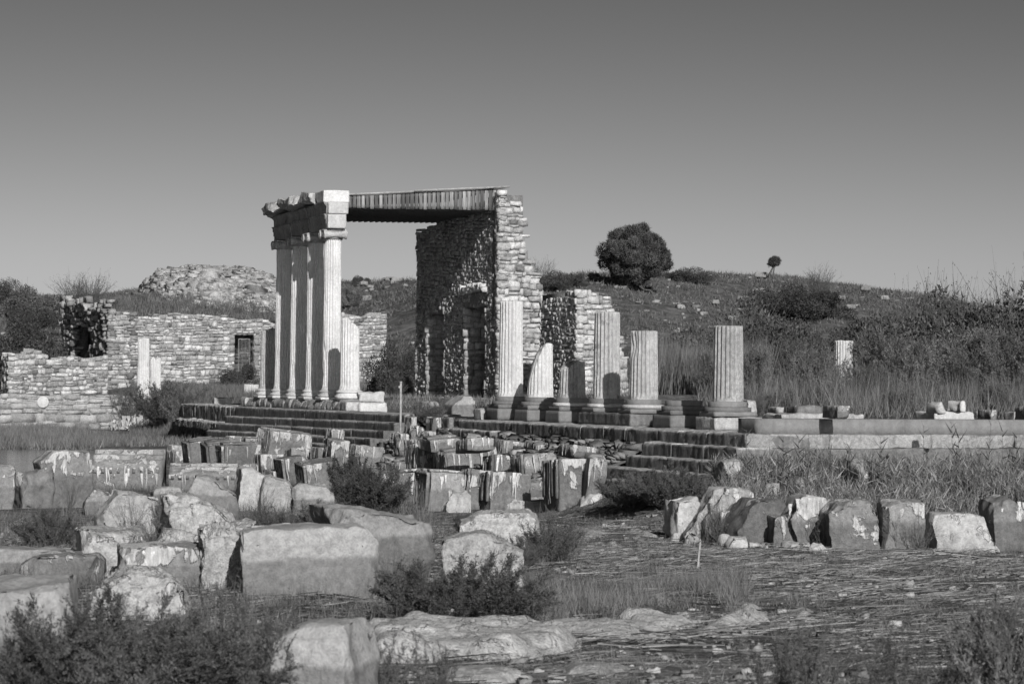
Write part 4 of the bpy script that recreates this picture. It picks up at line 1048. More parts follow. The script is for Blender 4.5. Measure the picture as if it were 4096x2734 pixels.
hull('long ridge of rough rock running down to the right behind the stalks', [(375, 1142), (425, 1133), (480, 1158), (530, 1180), (560, 1203), (565, 1250), (450, 1272), (385, 1230)], 1.2, 'rock', 10, (.7, .78), .06, name='boulder', cat='boulder')
hull('rough crusted rock left of the large smooth block', [(455, 1222), (500, 1196), (550, 1204), (592, 1200), (580, 1268), (560, 1340), (500, 1352), (465, 1330)], .9, 'rock', 8, (.9, .75), .06, name='boulder', cat='boulder')
hull('small grey boulder at the edge of the litter, left', [(190, 1160), (200, 1140), (222, 1121), (250, 1133), (256, 1168), (245, 1182), (195, 1182)], .6, 'block', 8, (.8, .8), .03, name='boulder', cat='boulder')
hull('triangular slab end rising behind the ridge rock', [(425, 1150), (453, 1093), (480, 1090), (540, 1138), (552, 1192), (432, 1192)], .7, 'smooth', 10, (.8, .85), .03)
hull('bright domed boulder left of centre', [(595, 1138), (607, 1093), (622, 1086), (668, 1108), (676, 1133), (676, 1174), (598, 1174)], .8, 'pebble', 6, (1, .75), .03, .015, name='boulder', cat='boulder')
hull('pale steep rock touching the left side of the bright domed boulder', [(546, 1120), (558, 1078), (575, 1072), (612, 1090), (610, 1150), (550, 1172)], .8, 'pebble', 12, (.8, .8), .03, name='boulder', cat='boulder')
hull('worn grey boulder right of the bright domed one', [(672, 1124), (692, 1108), (750, 1118), (768, 1138), (770, 1192), (668, 1192)], .8, 'smooth', 8, (1, .75), .03, .015, name='boulder', cat='boulder')
hull('low grey rock top just above the ridge rock', [(340, 1128), (360, 1117), (412, 1115), (428, 1133), (430, 1152), (340, 1152)], .6, 'smooth', 4, name='boulder', cat='boulder')
hull('crumbled pale rock between the squat block and the rough crusted rock', [(352, 1250), (380, 1215), (440, 1222), (470, 1250), (465, 1300), (360, 1300)], .7, 'rock', 10, (.8, .8), .06, name='boulder', cat='boulder')
# left middle
blk('drum edge cut off by the left border', -30, 28, 1056, 1168, .7, 'block_a', 12, r=.16)
blk('broken round fragment with a dark hollow at left', 30, 112, 1068, 1166, .9, 'block_a', 20, r=.2, rough=.06, chops=[(-1, -.3, 1, .62), (.5, -1, -.3, .75)], lump=.15)
hull('big tilted slab leaning left with algae stains', [(92, 1062), (125, 1034), (212, 1032), (215, 1162), (122, 1164), (100, 1110)], .9, 'block_a', 20, (.2, .95), .018, drips=8, lmax=.4)
def moulded(lab, x0, x1, yt, yb, d, mat, yaw=4, drips=0, seed=1):
    c, ya, w, h = place(x0, x1, yt, yb, d, yaw)
    t = thing('cornice_block', lab, 'stone block', c, BLK_G)
    pr = [(-d / 2, -.05), (-d / 2, h * .60), (-d * .40, h * .66), (-d * .36, h * .74), (-d * .22, h * .78), (-d * .20, h * .86), (0, h * .90), (d * .05, h), (d / 2, h), (d / 2, -.05)]
    V, Q, T = extrude(pr, w, max(8, int(w / .08)), seed, .012, -w / 2)
    m = MB(); m.add(rot(V, ya) + c, Q, T); m.obj('body', M[mat], t)
    n = max(4, int(w / .16))
    for k in range(n):
        m = MB()
        P, Q = rbox(.07, .05, h * .14, .006, .05, .003, k); m.add(rot(P + np.array([-w / 2 + w * (k + .5) / n, -d / 2 - .012, h * .42]), ya) + c, Q); m.obj('dentil', M[mat], t)
    if drips: algae_strips(t, w, d, h * .6, ya, seed, drips, ('f',))
moulded('long moulded cornice block with white algae hanging down its front', 210, 383, 1030, 1122, 1.3, 'block_a', 2, 22, 5)
moulded('lower moulded block with broken top right of the long cornice', 388, 548, 1062, 1124, 1.2, 'block_a', 4, 10, 6)
blk('dark coffered ceiling block standing on edge, left of three', 428, 492, 1003, 1066, 2.0, 'block_d', coffer=2, slots=4)
blk('middle dark coffered block of three with a square recess', 470, 530, 1008, 1072, 1.7, 'block_d', coffer=1, slots=3, rough=.015, z0=.05)
blk('right dark coffered block with a wide grey end', 505, 592, 1012, 1088, 1.5, 'block_d', coffer=1, slots=3, drips=4)
blk('grey block with white strings right of the coffered blocks', 588, 646, 1036, 1094, .8, 'block_a', drips=6)
blk('dark cut block with two slots facing left', 640, 700, 1040, 1110, 1.6, 'block_d', coffer=1, slots=4, drips=5)
blk('dark slotted block beside the bushy gap', 690, 772, 1050, 1126, 1.8, 'block_d', coffer=1, slots=4, drips=8)
blk('slanting fluted frieze fragment with white crust near the lower left step', 594, 702, 984, 1052, 1.6, 'block_a', 30, tilt=(4, 6), slots=5, drips=8, rough=.03)
blk('small grey block under the slanting fluted fragment', 556, 606, 1000, 1040, .7, 'block', z0=.15, drips=3)
blk('square block with a dark left half in front of the fifth step', 656, 712, 1026, 1064, .9, 'block_a', z0=.1, drips=5)
blk('dark-backed block just right of the square one', 716, 766, 1022, 1060, .9, 'block_a', z0=.1, drips=5)
blk('low stone on the bottom step, far left end', 520, 586, 998, 1022, .7, 'block_a', z0=.3, drips=6)
blk('tall dark upright slab at the middle of the steps', 742, 796, 1000, 1086, 1.3, 'block_d', rough=.03, drips=8, streak=.03)
blk('pale torn block perched on the lower steps', 746, 788, 980, 1022, .8, 'block_a', z0=.62, tilt=(0, 8), rough=.05, drips=6)
blk('flat pale slab draped with strings right of the upright slab', 798, 872, 1018, 1058, 1.1, 'block_a', z0=.15, rough=.03, drips=14)
blk('low ridged slab right of the tamarisk, lying on its side', 790, 862, 1066, 1100, 1.4, 'block_d', slots=5, z0=.1, drips=6)
blk('long ridged block with dark drips, left of the standing coffered block', 848, 972, 1076, 1150, 1.9, 'block_d', slots=5, drips=16, rough=.03)
blk('standing coffered block with algae veins, behind the round boulder', 962, 1058, 1074, 1172, 1.5, 'block', coffer=1, slots=4, drips=6, chops=[(1, -.2, .3, .9)])
rock('round pale boulder with chisel grooves', 1010, 1086, 1118, 1176, .6, 'pebble', 12, r=.2)
blk('small dark stone between the ridged slabs near the pipe', 880, 926, 1046, 1076, .7, 'block_d', z0=.05, drips=4)
# fallen fluted pieces in the middle
blk('long dark fallen cornice with teeth and hanging white strings, left middle', 940, 1066, 1018, 1092, 3.0, 'block_d', teeth=14, drips=18, rough=.03, slots=3, lmax=.8)
blk('dark fallen cornice with thick white strings, right of the longest one', 1010, 1130, 1022, 1096, 2.4, 'block_d', teeth=9, drips=18, rough=.03, slots=2, lmax=.9)
blk('ridged stone on top of the longest fallen cornice', 968, 1050, 1000, 1030, 1.3, 'block', z0=1.0, slots=3, drips=6)
blk('moulded stone on top of the cornice with thick strings', 1050, 1128, 1004, 1034, 1.3, 'block', z0=1.0, slots=2, drips=8)
blk('stack corner piece half buried in the rubble slope', 1130, 1206, 1006, 1050, 1.2, 'block', z0=.55, tilt=(0, 7), drips=6)
blk('large dark group block with dripping face in the centre', 1052, 1140, 1072, 1168, 2.6, 'block_d', teeth=9, drips=20, rough=.035, lmax=.9, dfaces=('l',))
blk('dark block with deep ragged notches next to the pale slab', 1100, 1212, 1078, 1172, 2.2, 'block_d', teeth=6, drips=10, rough=.05)
blk('narrow dark fluted stone between the round-faced block and the cornice', 1110, 1166, 1040, 1104, 1.4, 'block_d', teeth=5, drips=4, z0=.1)
blk('bright small rounded stone on the slope', 1166, 1214, 1028, 1058, .5, 'pebble', 12, z0=.35, r=.15)
blk('round-faced grey block leaning on the fluted slab', 1180, 1272, 1034, 1108, 1.5, 'block', r=.2, teeth=5, z0=.05, drips=3)
blk('pale slab crusted white, lying in front of the dark group', 1193, 1290, 1094, 1142, .8, 'block_a', 8, z0=.18, rough=.04, r=.07, drips=4, chops=[(1, -.3, .3, .86)])
blk('flat low slab below the crusted one at the litter edge', 1160, 1300, 1138, 1172, .8, 'block_p', 4, rough=.05, chops=[(1, 0, 1.3, .75), (-1, -.3, .6, .8)])
blk('tall dark fluted slab standing upright, right of centre', 1252, 1340, 1044, 1164, 2.0, 'block_d', teeth=8, drips=10, rough=.02, lmax=1.0, dfaces=('l',))
blk('carved cornice end lying on top of the tall fluted slab', 1284, 1372, 1018, 1050, 1.2, 'block', z0=1.15, r=.08, tilt=(0, 6), drips=6, rough=.04)
blk('pale round-topped slab with a white algae fringe, right of the tall fluted slab', 1338, 1388, 1034, 1144, .8, 'block_a', 6, r=.24, drips=9, dfaces=('f',))
rock('pierced pale stone with a dark socket at the foot of the bush', 1320, 1396, 1124, 1166, .7, 'pebble', 8)
for a in [
 ('low dark block between the long cornice and the coffered blocks', 384, 432, 1030, 1062, .9, 'block', 3, 0), ('small pale cornice chip behind the coffered blocks', 384, 428, 1018, 1040, .6, 'block_p', 0, 0),
 ('dark ridged stone beside the three coffered blocks, low', 540, 596, 1060, 1096, 1.2, 'block_d', 2, 3), ('grey stone wedged under the slotted block', 606, 660, 1074, 1108, .9, 'block', 3, 0),
  
  ('short dark drum piece below the ridged slab', 880, 940, 1060, 1092, 1.3, 'block_d', 5, 4),
 ('small block left of the pipe foot', 868, 904, 1030, 1052, .8, 'block', 4, 0), 
 ('tilted dark slab on the rubble above the fluted stone', 1206, 1262, 1010, 1040, 1.0, 'block', 3, 0), ('crusted dark stone leaning at the foot of the fluted slab', 1232, 1268, 1062, 1110, 1.0, 'block_d', 4, 4),
  ('dark stone below the lowest left step, beside the coffered trio', 590, 640, 992, 1012, .7, 'block_d', 3, 0),
  ]:
    blk(a[0], a[1], a[2], a[3], a[4], a[5], a[6], drips=a[7], slots=a[8], rough=.03, chops=RU(.88), yaw=12 + (a[1] % 7) * 2)
# right row
R_ = 'row of leaning blocks along the right foreground'
def rb(*a, **k): k.setdefault('group', R_); return blk(*a, **k)
def rh(lab, poly, d, mat, yaw, **k): k.setdefault('group', R_); return hull(lab, poly, d, mat, yaw, **k)
rh('bright broken block, leftmost of the right foreground row', [(1546, 1220), (1554, 1148), (1604, 1139), (1612, 1158), (1606, 1238), (1554, 1240)], .7, 'pebble', 14, rough=.04)
rh('long column-like slab leaning to the right against the row', [(1566, 1232), (1604, 1168), (1639, 1120), (1664, 1113), (1684, 1120), (1664, 1170), (1620, 1240), (1575, 1244)], .55, 'marble2', 2, rough=.03)
rh('broad grey block propped behind the column-like slab', [(1612, 1198), (1674, 1118), (1724, 1118), (1742, 1153), (1738, 1240), (1612, 1244)], .8, 'block', 8, rough=.03, drips=5)
rh('torn sheet of white algae hanging before the broad grey block', [(1651, 1173), (1675, 1183), (1700, 1160), (1719, 1178), (1709, 1240), (1654, 1246)], .25, 'cloth', 4, rough=.06, name='dried_algae_sheet', cat='algae')
rh('dark block with a black left slope in the right row', [(1694, 1220), (1724, 1168), (1749, 1143), (1799, 1143), (1819, 1168), (1812, 1250), (1700, 1252)], .9, 'block_d', 18, rough=.03)
rh('small pointed block crusted at the top, before the leaning stone', [(1774, 1228), (1779, 1185), (1809, 1181), (1842, 1218), (1852, 1254), (1776, 1256)], .5, 'block_a', 6, rough=.03)
rh('tall leaning block with a slanting white-edged left side', [(1806, 1190), (1839, 1141), (1859, 1131), (1896, 1143), (1901, 1168), (1903, 1256), (1835, 1258)], .8, 'block', 6, rough=.03, drips=5)
rh('arched block with a veined crust and dark diagonal crack', [(1901, 1178), (1924, 1150), (1954, 1143), (1996, 1146), (2008, 1178), (2022, 1218), (2022, 1268), (1906, 1268)], 1.0, 'block_a', 3, rough=.03)
rh('upright square block hung with dead reed stalks', [(2022, 1158), (2034, 1148), (2121, 1148), (2126, 1266), (2024, 1266)], 1.0, 'block', -3, top=(.2, .97), rough=.02, drips=6)
rh('low wedge block with a diagonal white band', [(2140, 1200), (2152, 1178), (2204, 1180), (2262, 1186), (2274, 1218), (2296, 1266), (2145, 1268)], 1.0, 'block_p', 3, top=(1.3, .68), rough=.022)
rh('tall block cut by the right edge of the view', [(2277, 1170), (2284, 1150), (2324, 1139), (2349, 1162), (2420, 1200), (2420, 1266), (2285, 1268)], .9, 'block', 5, rough=.03, drips=5)
for a in [('pale jagged rock at the right end of the lowest steps', 1640, 1712, 1056, 1152, .9, 'rock', None), ('pale pointed rock poking out of the reeds', 1818, 1864, 1086, 1162, .5, 'pebble', None),
          ('flat-topped pale stone high in the reeds', 1942, 1996, 1052, 1152, .7, 'block_p', None), 
          ('broad bright rock behind the pointed crusted block', 1735, 1800, 1096, 1180, .8, 'pebble', None)]:
    rock(a[0], *a[1:6], mat=a[6])
FR = [('small white stone at the left foot of the right row', 1534, 1562, 1218, 1244), ('pair of rough lumps below the leaning slab', 1560, 1622, 1212, 1250), ('white lumpy stone below the torn algae sheet', 1640, 1682, 1222, 1252),
      ('bright rounded stone lying in front of the right row', 1655, 1724, 1226, 1266), ('flat crusted stone under the dark sloped block', 1706, 1776, 1232, 1264), ('long flat white stone under the pointed crusted block', 1782, 1862, 1236, 1262),
      ('flat white stone left of the arched block', 1850, 1902, 1242, 1270), ('white crumb of stone under the low wedge block', 2128, 2175, 1252, 1272)]
for f in FR: rock(f[0], *f[1:5], mat='pebble', sink=.05, r=.12, lump=.06)
# bedrock patches on the ground
BR = [('broad pale bedrock hump at the bottom centre', [(790, 1458), (860, 1450), (940, 1428), (1050, 1422), (1100, 1440), (1174, 1457), (1274, 1463), (1359, 1457), (1324, 1483), (1224, 1498), (1120, 1504), (1075, 1500), (960, 1512), (820, 1522)], .16),
 ('thin pale bedrock ledge just beyond the bedrock hump', [(1180, 1440), (1249, 1434), (1334, 1420), (1384, 1415), (1454, 1425), (1524, 1433), (1576, 1447), (1524, 1448), (1439, 1461), (1384, 1456), (1274, 1449), (1204, 1450)], .07),
 ('bedrock lump topped with a bright knob by the dead branch', [(1589, 1440), (1654, 1413), (1674, 1394), (1704, 1392), (1764, 1397), (1768, 1416), (1714, 1430), (1664, 1442), (1610, 1450)], .13),
 ('pale ledge linking the thin ledge and the bright-knobbed lump', [(1400, 1416), (1470, 1410), (1560, 1414), (1600, 1424), (1560, 1434), (1470, 1430)], .09),
 ('small flat rock between the grass tufts', [(1470, 1362), (1534, 1366), (1556, 1380), (1504, 1382), (1478, 1374)], .05), ('pale flat rock right of the dead branch', [(1800, 1398), (1864, 1396), (1878, 1412), (1819, 1412)], .05),
 ('faint flat rock in the litter at upper centre', [(1284, 1219), (1340, 1214), (1404, 1217), (1396, 1234), (1294, 1236)], .06), ('flat pale patch of rock before the row of blocks', [(1434, 1219), (1474, 1215), (1520, 1228), (1470, 1232)], .05),
 ('half-sunk smooth rock before the bushes, upper centre', [(1376, 1252), (1395, 1240), (1420, 1240), (1434, 1252), (1420, 1264), (1385, 1264)], .10), ('pale crusted ground patch at the bottom right of the hump', [(1000, 1536), (1080, 1530), (1180, 1538), (1240, 1552), (1120, 1562), (1010, 1556)], .05), ('bare pale patch along the bottom, right of the wispy plant', [(1280, 1520), (1360, 1512), (1450, 1522), (1400, 1536), (1300, 1536)], .04)]
RPOLY = []
def inpoly(X, Y, pw):
    ins = np.zeros(X.shape, bool); n = len(pw); j = n - 1; dm = np.full(X.shape, 9.0)
    for i in range(n):
        x1, y1 = pw[i][:2]; x2, y2 = pw[j][:2]
        c = ((y1 > Y) != (y2 > Y)) & (X < (x2 - x1) * (Y - y1) / (y2 - y1 + 1e-12) + x1); ins ^= c
        dx, dy = x2 - x1, y2 - y1; t_ = np.clip(((X - x1) * dx + (Y - y1) * dy) / (dx * dx + dy * dy), 0, 1); dm = np.minimum(dm, np.hypot(X - x1 - t_ * dx, Y - y1 - t_ * dy)); j = i
    return ins, dm
for lab, poly, hh in BR:
    pw = np.array([PZ(x * K, (y + (3 if y > 1390 else 1)) * K, 0.02) for x, y in poly]); RPOLY.append(pw); c = pw.mean(0)
    x0_, y0_ = pw[:, :2].min(0) - .1; x1_, y1_ = pw[:, :2].max(0) + .1; cs = max(.03, (x1_ - x0_) / 110); cy = max(.03, (y1_ - y0_) / 90)
    gx, gy = np.meshgrid(np.arange(x0_, x1_, cs), np.arange(y0_, y1_, cy)); p3 = np.stack([gx, gy, 0 * gx], -1); rw = min(.28, (y1_ - y0_) * .13)
    w1 = fbm(p3 * 2.5, 71, 3) * .3 * rw; w2 = fbm(p3 * 2.5 + 9, 72, 3) * .3 * rw; ins, dm = inpoly(gx + w1, gy + w2, pw)
    lay = fbm(p3 * [1.1, 3.0, 1], 73, 4); z = terrain(gx, gy) - .012 + hh * 1.25 * sstep(dm, 0, rw) * (.75 + .5 * lay) + .03 * sstep(dm, 0, .05) + fbm(p3 * 7, 74, 3) * .012 + np.round(lay * 5) / 5 * hh * .35 * sstep(dm, 0, .15)
    nr, nc = gx.shape; i = np.arange(nr - 1)[:, None] * nc; j = np.arange(nc - 1)[None, :]; Q = np.stack([i + j, i + j + 1, i + nc + j + 1, i + nc + j], -1).reshape(-1, 4); Q = Q[ins.ravel()[Q].any(1)]
    z = np.where(ins, z, terrain(gx, gy) - .08); V_ = np.stack([gx, gy, z], -1).reshape(-1, 3); us_, inv = np.unique(Q, return_inverse=True)
    m = MB(); m.add(V_[us_], inv.reshape(Q.shape)); o = m.obj('bedrock', M['rock'], loc=c); tag(o, lab, 'rock', 'bedrock showing through the litter')
rng = np.random.default_rng(77)
SM = [(1205, 1340), (1190, 1318), (1262, 1346), (1128, 1505), (1215, 1512), (1468, 1352), (1575, 1418), (1600, 1432), (1880, 1408), (2060, 1436), (1325, 1380), (700, 1385), (742, 1392), (1600, 1262), (1440, 1500), (1640, 1500), (1510, 1545), (955, 1555), (2290, 1350), (1700, 1340), (1250, 1545)]
SML = ['loose stone right of the central bush, upper of a pair', 'loose stone touching the right rim of the central bush', 'pale loose stone a little right of the central bush, lower of a pair', 'loose stone on the lower edge of the bedrock hump', 'loose stone below the flat bedrock tongue', 'pale stone at the left of the small flat rock in the grass tufts', 'small stone left of the bedrock lump with the bright knob', 'loose stone touching the bedrock lump with the bright knob', 'pale pyramid-shaped stone right of the dead branch', 'white pebble alone on the litter far right', 'loose stone above the thin bedrock ledge', 'pale crumb below the large smooth grey block, left one', 'pale crumb below the large smooth grey block, right one', 'stone beside the bleached upright stake', 'loose stone between the bedrock ledge and the bottom edge', 'loose stone below the bedrock lump', 'lowest loose stone right of centre, near the bottom edge', 'pale stone at the bottom edge beside the half-buried tilted block', 'small stone on the litter below the block row, far right', 'stone on the open litter above the dead branch', 'stone near the bottom edge, below the bedrock tongue']
for k, (x, y) in enumerate(SM):
    if k in (0, 1, 2, 3, 5, 8, 10, 13, 19): continue
    w = rng.uniform(12, 27)
    rock(SML[k], x - w / 2, x + w / 2, y - w * .62, y, None, 'pebble', rng.uniform(-30, 30), sink=.03, r=.05, lump=.03, rough=.015, group='small loose stones on the litter', name='loose_stone', cat='stone')
# dead stump upright
p = G0(1600 * K, 1306 * K); m = MB(); P, Q = rbox(.05, .04, .42, .02, .03, .012, 3, [(1, 0, .8, .7)]); m.add(rot(P, .3, .05, .08) + p, Q); o = m.obj('driftwood_stake', M['block_p'], loc=p); tag(o, 'bleached upright wooden stake in the grass tuft', 'stake')

# ---------------------------------------------------------------- stones on the platform
ZT = 1.465
PL = 'loose stones on the raised floor'
def pb(lab, *a, **k): k.setdefault('group', PL); return blk(lab, *a, **k)
pb('leaning triangular slab between the tall columns and the stump row', 1018, 1092, 906, 953, 1.0, 'smooth', 14, z0=ZT, chops=[(-1, 0, 1.2, .5), (1, 0, 1, .8)])
pb('fallen fluted drum end left of the first pedestal', 1084, 1116, 936, 962, .7, 'marble2', 16, z0=ZT, r=.04, rough=.05, chops=RU(.7))
pb('white carved stone beside the threshold of the doorways', 960, 1010, 920, 942, .8, 'marble2', 12, z0=ZT + .1, rough=.06, chops=RU(.72))
pb('rough stone slab lying on the end of the column course', 816, 882, 897, 921, .9, 'marble', 6, z0=1.79, r=.1, rough=.06, chops=[(-1, 0, -1, .8), (1, 0, 1, .9)])
pb('long rounded stone at the end of the column course', 812, 890, 922, 944, .8, 'marble', 14, z0=ZT, r=.1, rough=.03)
pb('pale flat stone on the left end of the top step', 487, 531, 911, 927, .7, 'marble2', 12, z0=1.46, rough=.03, r=.05)
for j, a in enumerate([('long thin pale slab lying behind the concrete kerb', 1742, 1992, 946, 964, 1.2, 'marble2'), ('small pale stone at the left end of the thin slab', 1758, 1804, 930, 948, .6, 'marble2'), ('dark-fronted low stones on the thin slab', 1800, 1892, 929, 950, .7, 'block_d'), ('rounded stone on the right of the thin slab', 1884, 1954, 928, 956, .8, 'block')]):
    pb(a[0], a[1], a[2], a[3], a[4], a[5], a[6], 14, z0=1.70 + (.10 if j else 0), r=.06, rough=.03)
pb('broad white slab below the two stacked stones at right', 2092, 2242, 942, 966, 1.3, 'marble', 10, z0=1.70, rough=.04, r=.05)
pb('left of two white stones stacked on the broad slab', 2122, 2176, 920, 944, .6, 'marble', 14, z0=1.93, chops=RU(.78), rough=.05, r=.07)
pb('right tilted one of two white stones stacked on the broad slab', 2168, 2204, 916, 943, .5, 'marble', 24, z0=1.93, chops=RU(.78), rough=.04, r=.06, tilt=(0, 10))
pb('dark-sided square stone right of the white slabs', 2238, 2290, 936, 964, .7, 'block', z0=1.70, rough=.04)
pb('dark rounded stone at the right edge behind the kerb', 2322, 2380, 930, 966, .7, 'block_d', z0=1.70, r=.1, rough=.03)
pb('narrow pale stone beside the dark one at the right edge', 2300, 2324, 942, 964, .5, 'marble2', z0=1.70, rough=.04)
pb('pale stones behind the nearest stump, at the thicket foot', 1690, 1740, 916, 952, .6, 'marble2', 20, z0=1.70, rough=.06, chops=RU(.75))
# perched bits by the gap between the two flights
for lab, x0, x1, yt, yb, z in [('pale cracked block filling the gap between the two flights', 1616, 1668, 1664, 1700, 1.12), ('upright dark block in the gap between the flights', 1700, 1766, 1664, 1712, 1.0), ('light block right of the dark one in the gap', 1764, 1816, 1668, 1708, 1.05)]:
    pb(lab, x0 / K, x1 / K, yt / K, yb / K, .7, 'block_d' if 'dark' in lab else 'block_p', None, z0=PV((x0 + x1) / 2, yb, -1.75)[2], rough=.03, group=None, sink=.4)
for k, (x0, x1, yt, yb, z, lab) in enumerate([(1620, 1700, 1700, 1740, .75, 'white-draped rubble block below the gap'), (1560, 1640, 1728, 1775, .55, 'algae-hung rubble beside the pipe'), (1660, 1745, 1722, 1752, .6, 'thin tilted rubble slab below the gap'), (1610, 1680, 1755, 1800, .3, 'low crusted stone right of the pipe')]):
    pb(lab, x0 / K, x1 / K, yt / K, yb / K, .8, 'block_a', 10 + 8 * k, z0=PV((x0 + x1) / 2, yb, -2.6 - .5 * k)[2], sink=.3, rough=.06, r=.06, drips=6, tilt=(0, 6 - 4 * k), group=None)
# white algae draped on brush at left
rng = np.random.default_rng(31); m = MB(); pc = G0(305 * K, 985 * K)
for k in range(90):
    c = pc + np.array([rng.uniform(-1.15, 1.0), rng.uniform(-.5, .5), 0]); h = .25 + .55 * rng.random() * (1 - abs(c[0] - pc[0]) / 1.6)
    n = 5; a = rng.uniform(0, 3.14); ex = np.array([math.cos(a), math.sin(a), 0]); P = []
    for i in range(n + 1):
        q = i / n; w_ = .09 * rng.uniform(.2, 1.3) * (1 - .6 * q)
        p = c + np.array([.1 * q * rng.uniform(-1, 1), -.12 * q, h * (1 - q ** 1.4)]); P += [p - ex * w_, p + ex * w_ + np.array([0, 0, rng.uniform(-.08, .08)])]
    m.add(np.array(P), [[2 * i, 2 * i + 1, 2 * i + 3, 2 * i + 2] for i in range(n)], tone=rng.uniform(.5, 1.1))
o = m.obj('dried_algae_heap', M['cloth'], loc=pc); tag(o, 'ragged white sheets of dried algae hung over brush below the left building', 'algae', kind='stuff')
# ---------------------------------------------------------------- vegetation
def unit(a): return a / (np.linalg.norm(a, axis=-1, keepdims=True) + 1e-9)
def leaves(m, P, D, ln, wd, tone, rng):
    n = len(P); R = unit(np.cross(D, rng.normal(size=(n, 3)))); ln = np.broadcast_to(ln, (n,))[:, None]; wd = np.broadcast_to(wd, (n,))[:, None]
    V = np.stack([P - R * wd, P + R * wd, P + D * ln], 1).reshape(-1, 3)
    m.add(V, None, np.arange(3 * n).reshape(-1, 3), tone=np.repeat(tone, 3))
def twigs(m, A, B, ra, rb, tone=1.0):
    A = np.asarray(A); B = np.asarray(B); n = len(A); D = unit(B - A); R = unit(np.cross(D, np.array([.3, .9, .1]))); S_ = np.cross(D, R)
    ra = np.broadcast_to(ra, (n,))[:, None]; rb = np.broadcast_to(rb, (n,))[:, None]; V = []
    for P, r in ((A, ra), (B, rb)):
        for k in range(3): a = k * 2.094; V.append(P + r * (R * math.cos(a) + S_ * math.sin(a)))
    V = np.stack(V, 1).reshape(-1, 3); b = (np.arange(n) * 6)[:, None, None]
    m.add(V, (np.array([[0, 1, 4, 3], [1, 2, 5, 4], [2, 0, 3, 5]])[None] + b).reshape(-1, 4), tone=np.repeat(np.broadcast_to(tone, (n,)), 6))
def curve_pts(A, D, L, bend, rng, k=5):
    pts = [A]; d = D.copy()
    for i in range(k):
        d = unit(d + bend * rng.normal(size=d.shape) * .18 + np.array([0, 0, .06])); pts.append(pts[-1] + d * (L / k)[:, None])
    return pts
def tamarisk(seed, ns=46, wide=.8, leafn=15000, ll=.035, lw=.006, up=.55, nb=16, fine=.16):
    rng = np.random.default_rng(seed); a = rng.uniform(0, 6.283, ns); rr = np.sqrt(rng.random(ns)) * wide
    D = unit(np.stack([np.cos(a) * rr, np.sin(a) * rr, np.full(ns, up + .25)], -1)); A = np.stack([np.cos(a) * rr * .25, np.sin(a) * rr * .25, np.full(ns, -.03)], -1)
    L = rng.uniform(.6, 1.08, ns); P = curve_pts(A, D, L, .8, rng)
    tw = MB()
    for i in range(5): twigs(tw, P[i], P[i + 1], .007 * (1 - i / 6), .007 * (1 - (i + 1) / 6))
    SA, SB = [], []
    for i in range(1, 5):
        for k in range(nb // 4 + 1):
            q = rng.random(ns)[:, None]; c = P[i] * (1 - q) + P[i + 1] * q; d = unit(P[i + 1] - P[i]); d2 = unit(d + rng.normal(size=d.shape) * .55 + [0, 0, .12]); l = rng.uniform(.6, 1.3, ns)[:, None] * fine
            SA.append(c); SB.append(c + d2 * l)
    d = unit(P[5] - P[4]); SA.append(P[4]); SB.append(P[5] + d * .02)
    SA = np.concatenate(SA); SB = np.concatenate(SB); twigs(tw, SA, SB, .0028, .0012)
    n = leafn; i = rng.integers(0, len(SA), n); q = rng.random(n)[:, None]; C = SA[i] * (1 - q) + SB[i] * q + rng.normal(size=(n, 3)) * .012
    Dl = unit(unit(SB[i] - SA[i]) * .8 + rng.normal(size=(n, 3)) * .6 + [0, 0, .2])
    lf = MB(); leaves(lf, C, Dl, rng.uniform(.6, 1.4, n) * ll, lw, rng.uniform(.6, 1.4, n), rng)
    return tw.mesh('stems'), lf.mesh('foliage')
def shrub(seed, n=16000, rx=.75, blobs=14, ls=.045, spr=20, gap=.0):
    """dense leafy shrub, height about 1"""
    rng = np.random.default_rng(seed); B = np.stack([rng.uniform(-rx, rx, blobs), rng.uniform(-rx, rx, blobs), rng.uniform(.15, .7, blobs)], -1); B[:, 2] *= 1 - .35 * (np.hypot(B[:, 0], B[:, 1]) / rx) ** 2
    R = rng.uniform(.2, .36, blobs); i = rng.integers(0, blobs, n); d = unit(rng.normal(size=(n, 3))); r = R[i] * (1 - rng.random(n) ** 2 * .55)
    C = B[i] + d * r[:, None] * np.array([1, 1, .9]); C += fbm(C * 7, seed, 3)[:, None] * d * .12; C = C[C[:, 2] > -.02]; n = len(C)
    d = unit(rng.normal(size=(n, 3)) + [0, 0, .5]); lf = MB(); leaves(lf, C, d, rng.uniform(.5, 1.5, n) * ls, ls * .28, rng.uniform(.55, 1.45, n), rng)
    tw = MB(); k = blobs * 4; A = np.zeros((k, 3)) + rng.normal(size=(k, 3)) * [.06, .06, 0]; Bb = B[rng.integers(0, blobs, k)] + rng.normal(size=(k, 3)) * .1; twigs(tw, A, Bb, .012, .004)
    A = Bb; e = unit(A - [0, 0, -.1] + rng.normal(size=(k, 3)) * .3) ; twigs(tw, A, A + e * rng.uniform(.2, .42, k)[:, None], .003, .0012)
    return tw.mesh('stems'), lf.mesh('foliage')
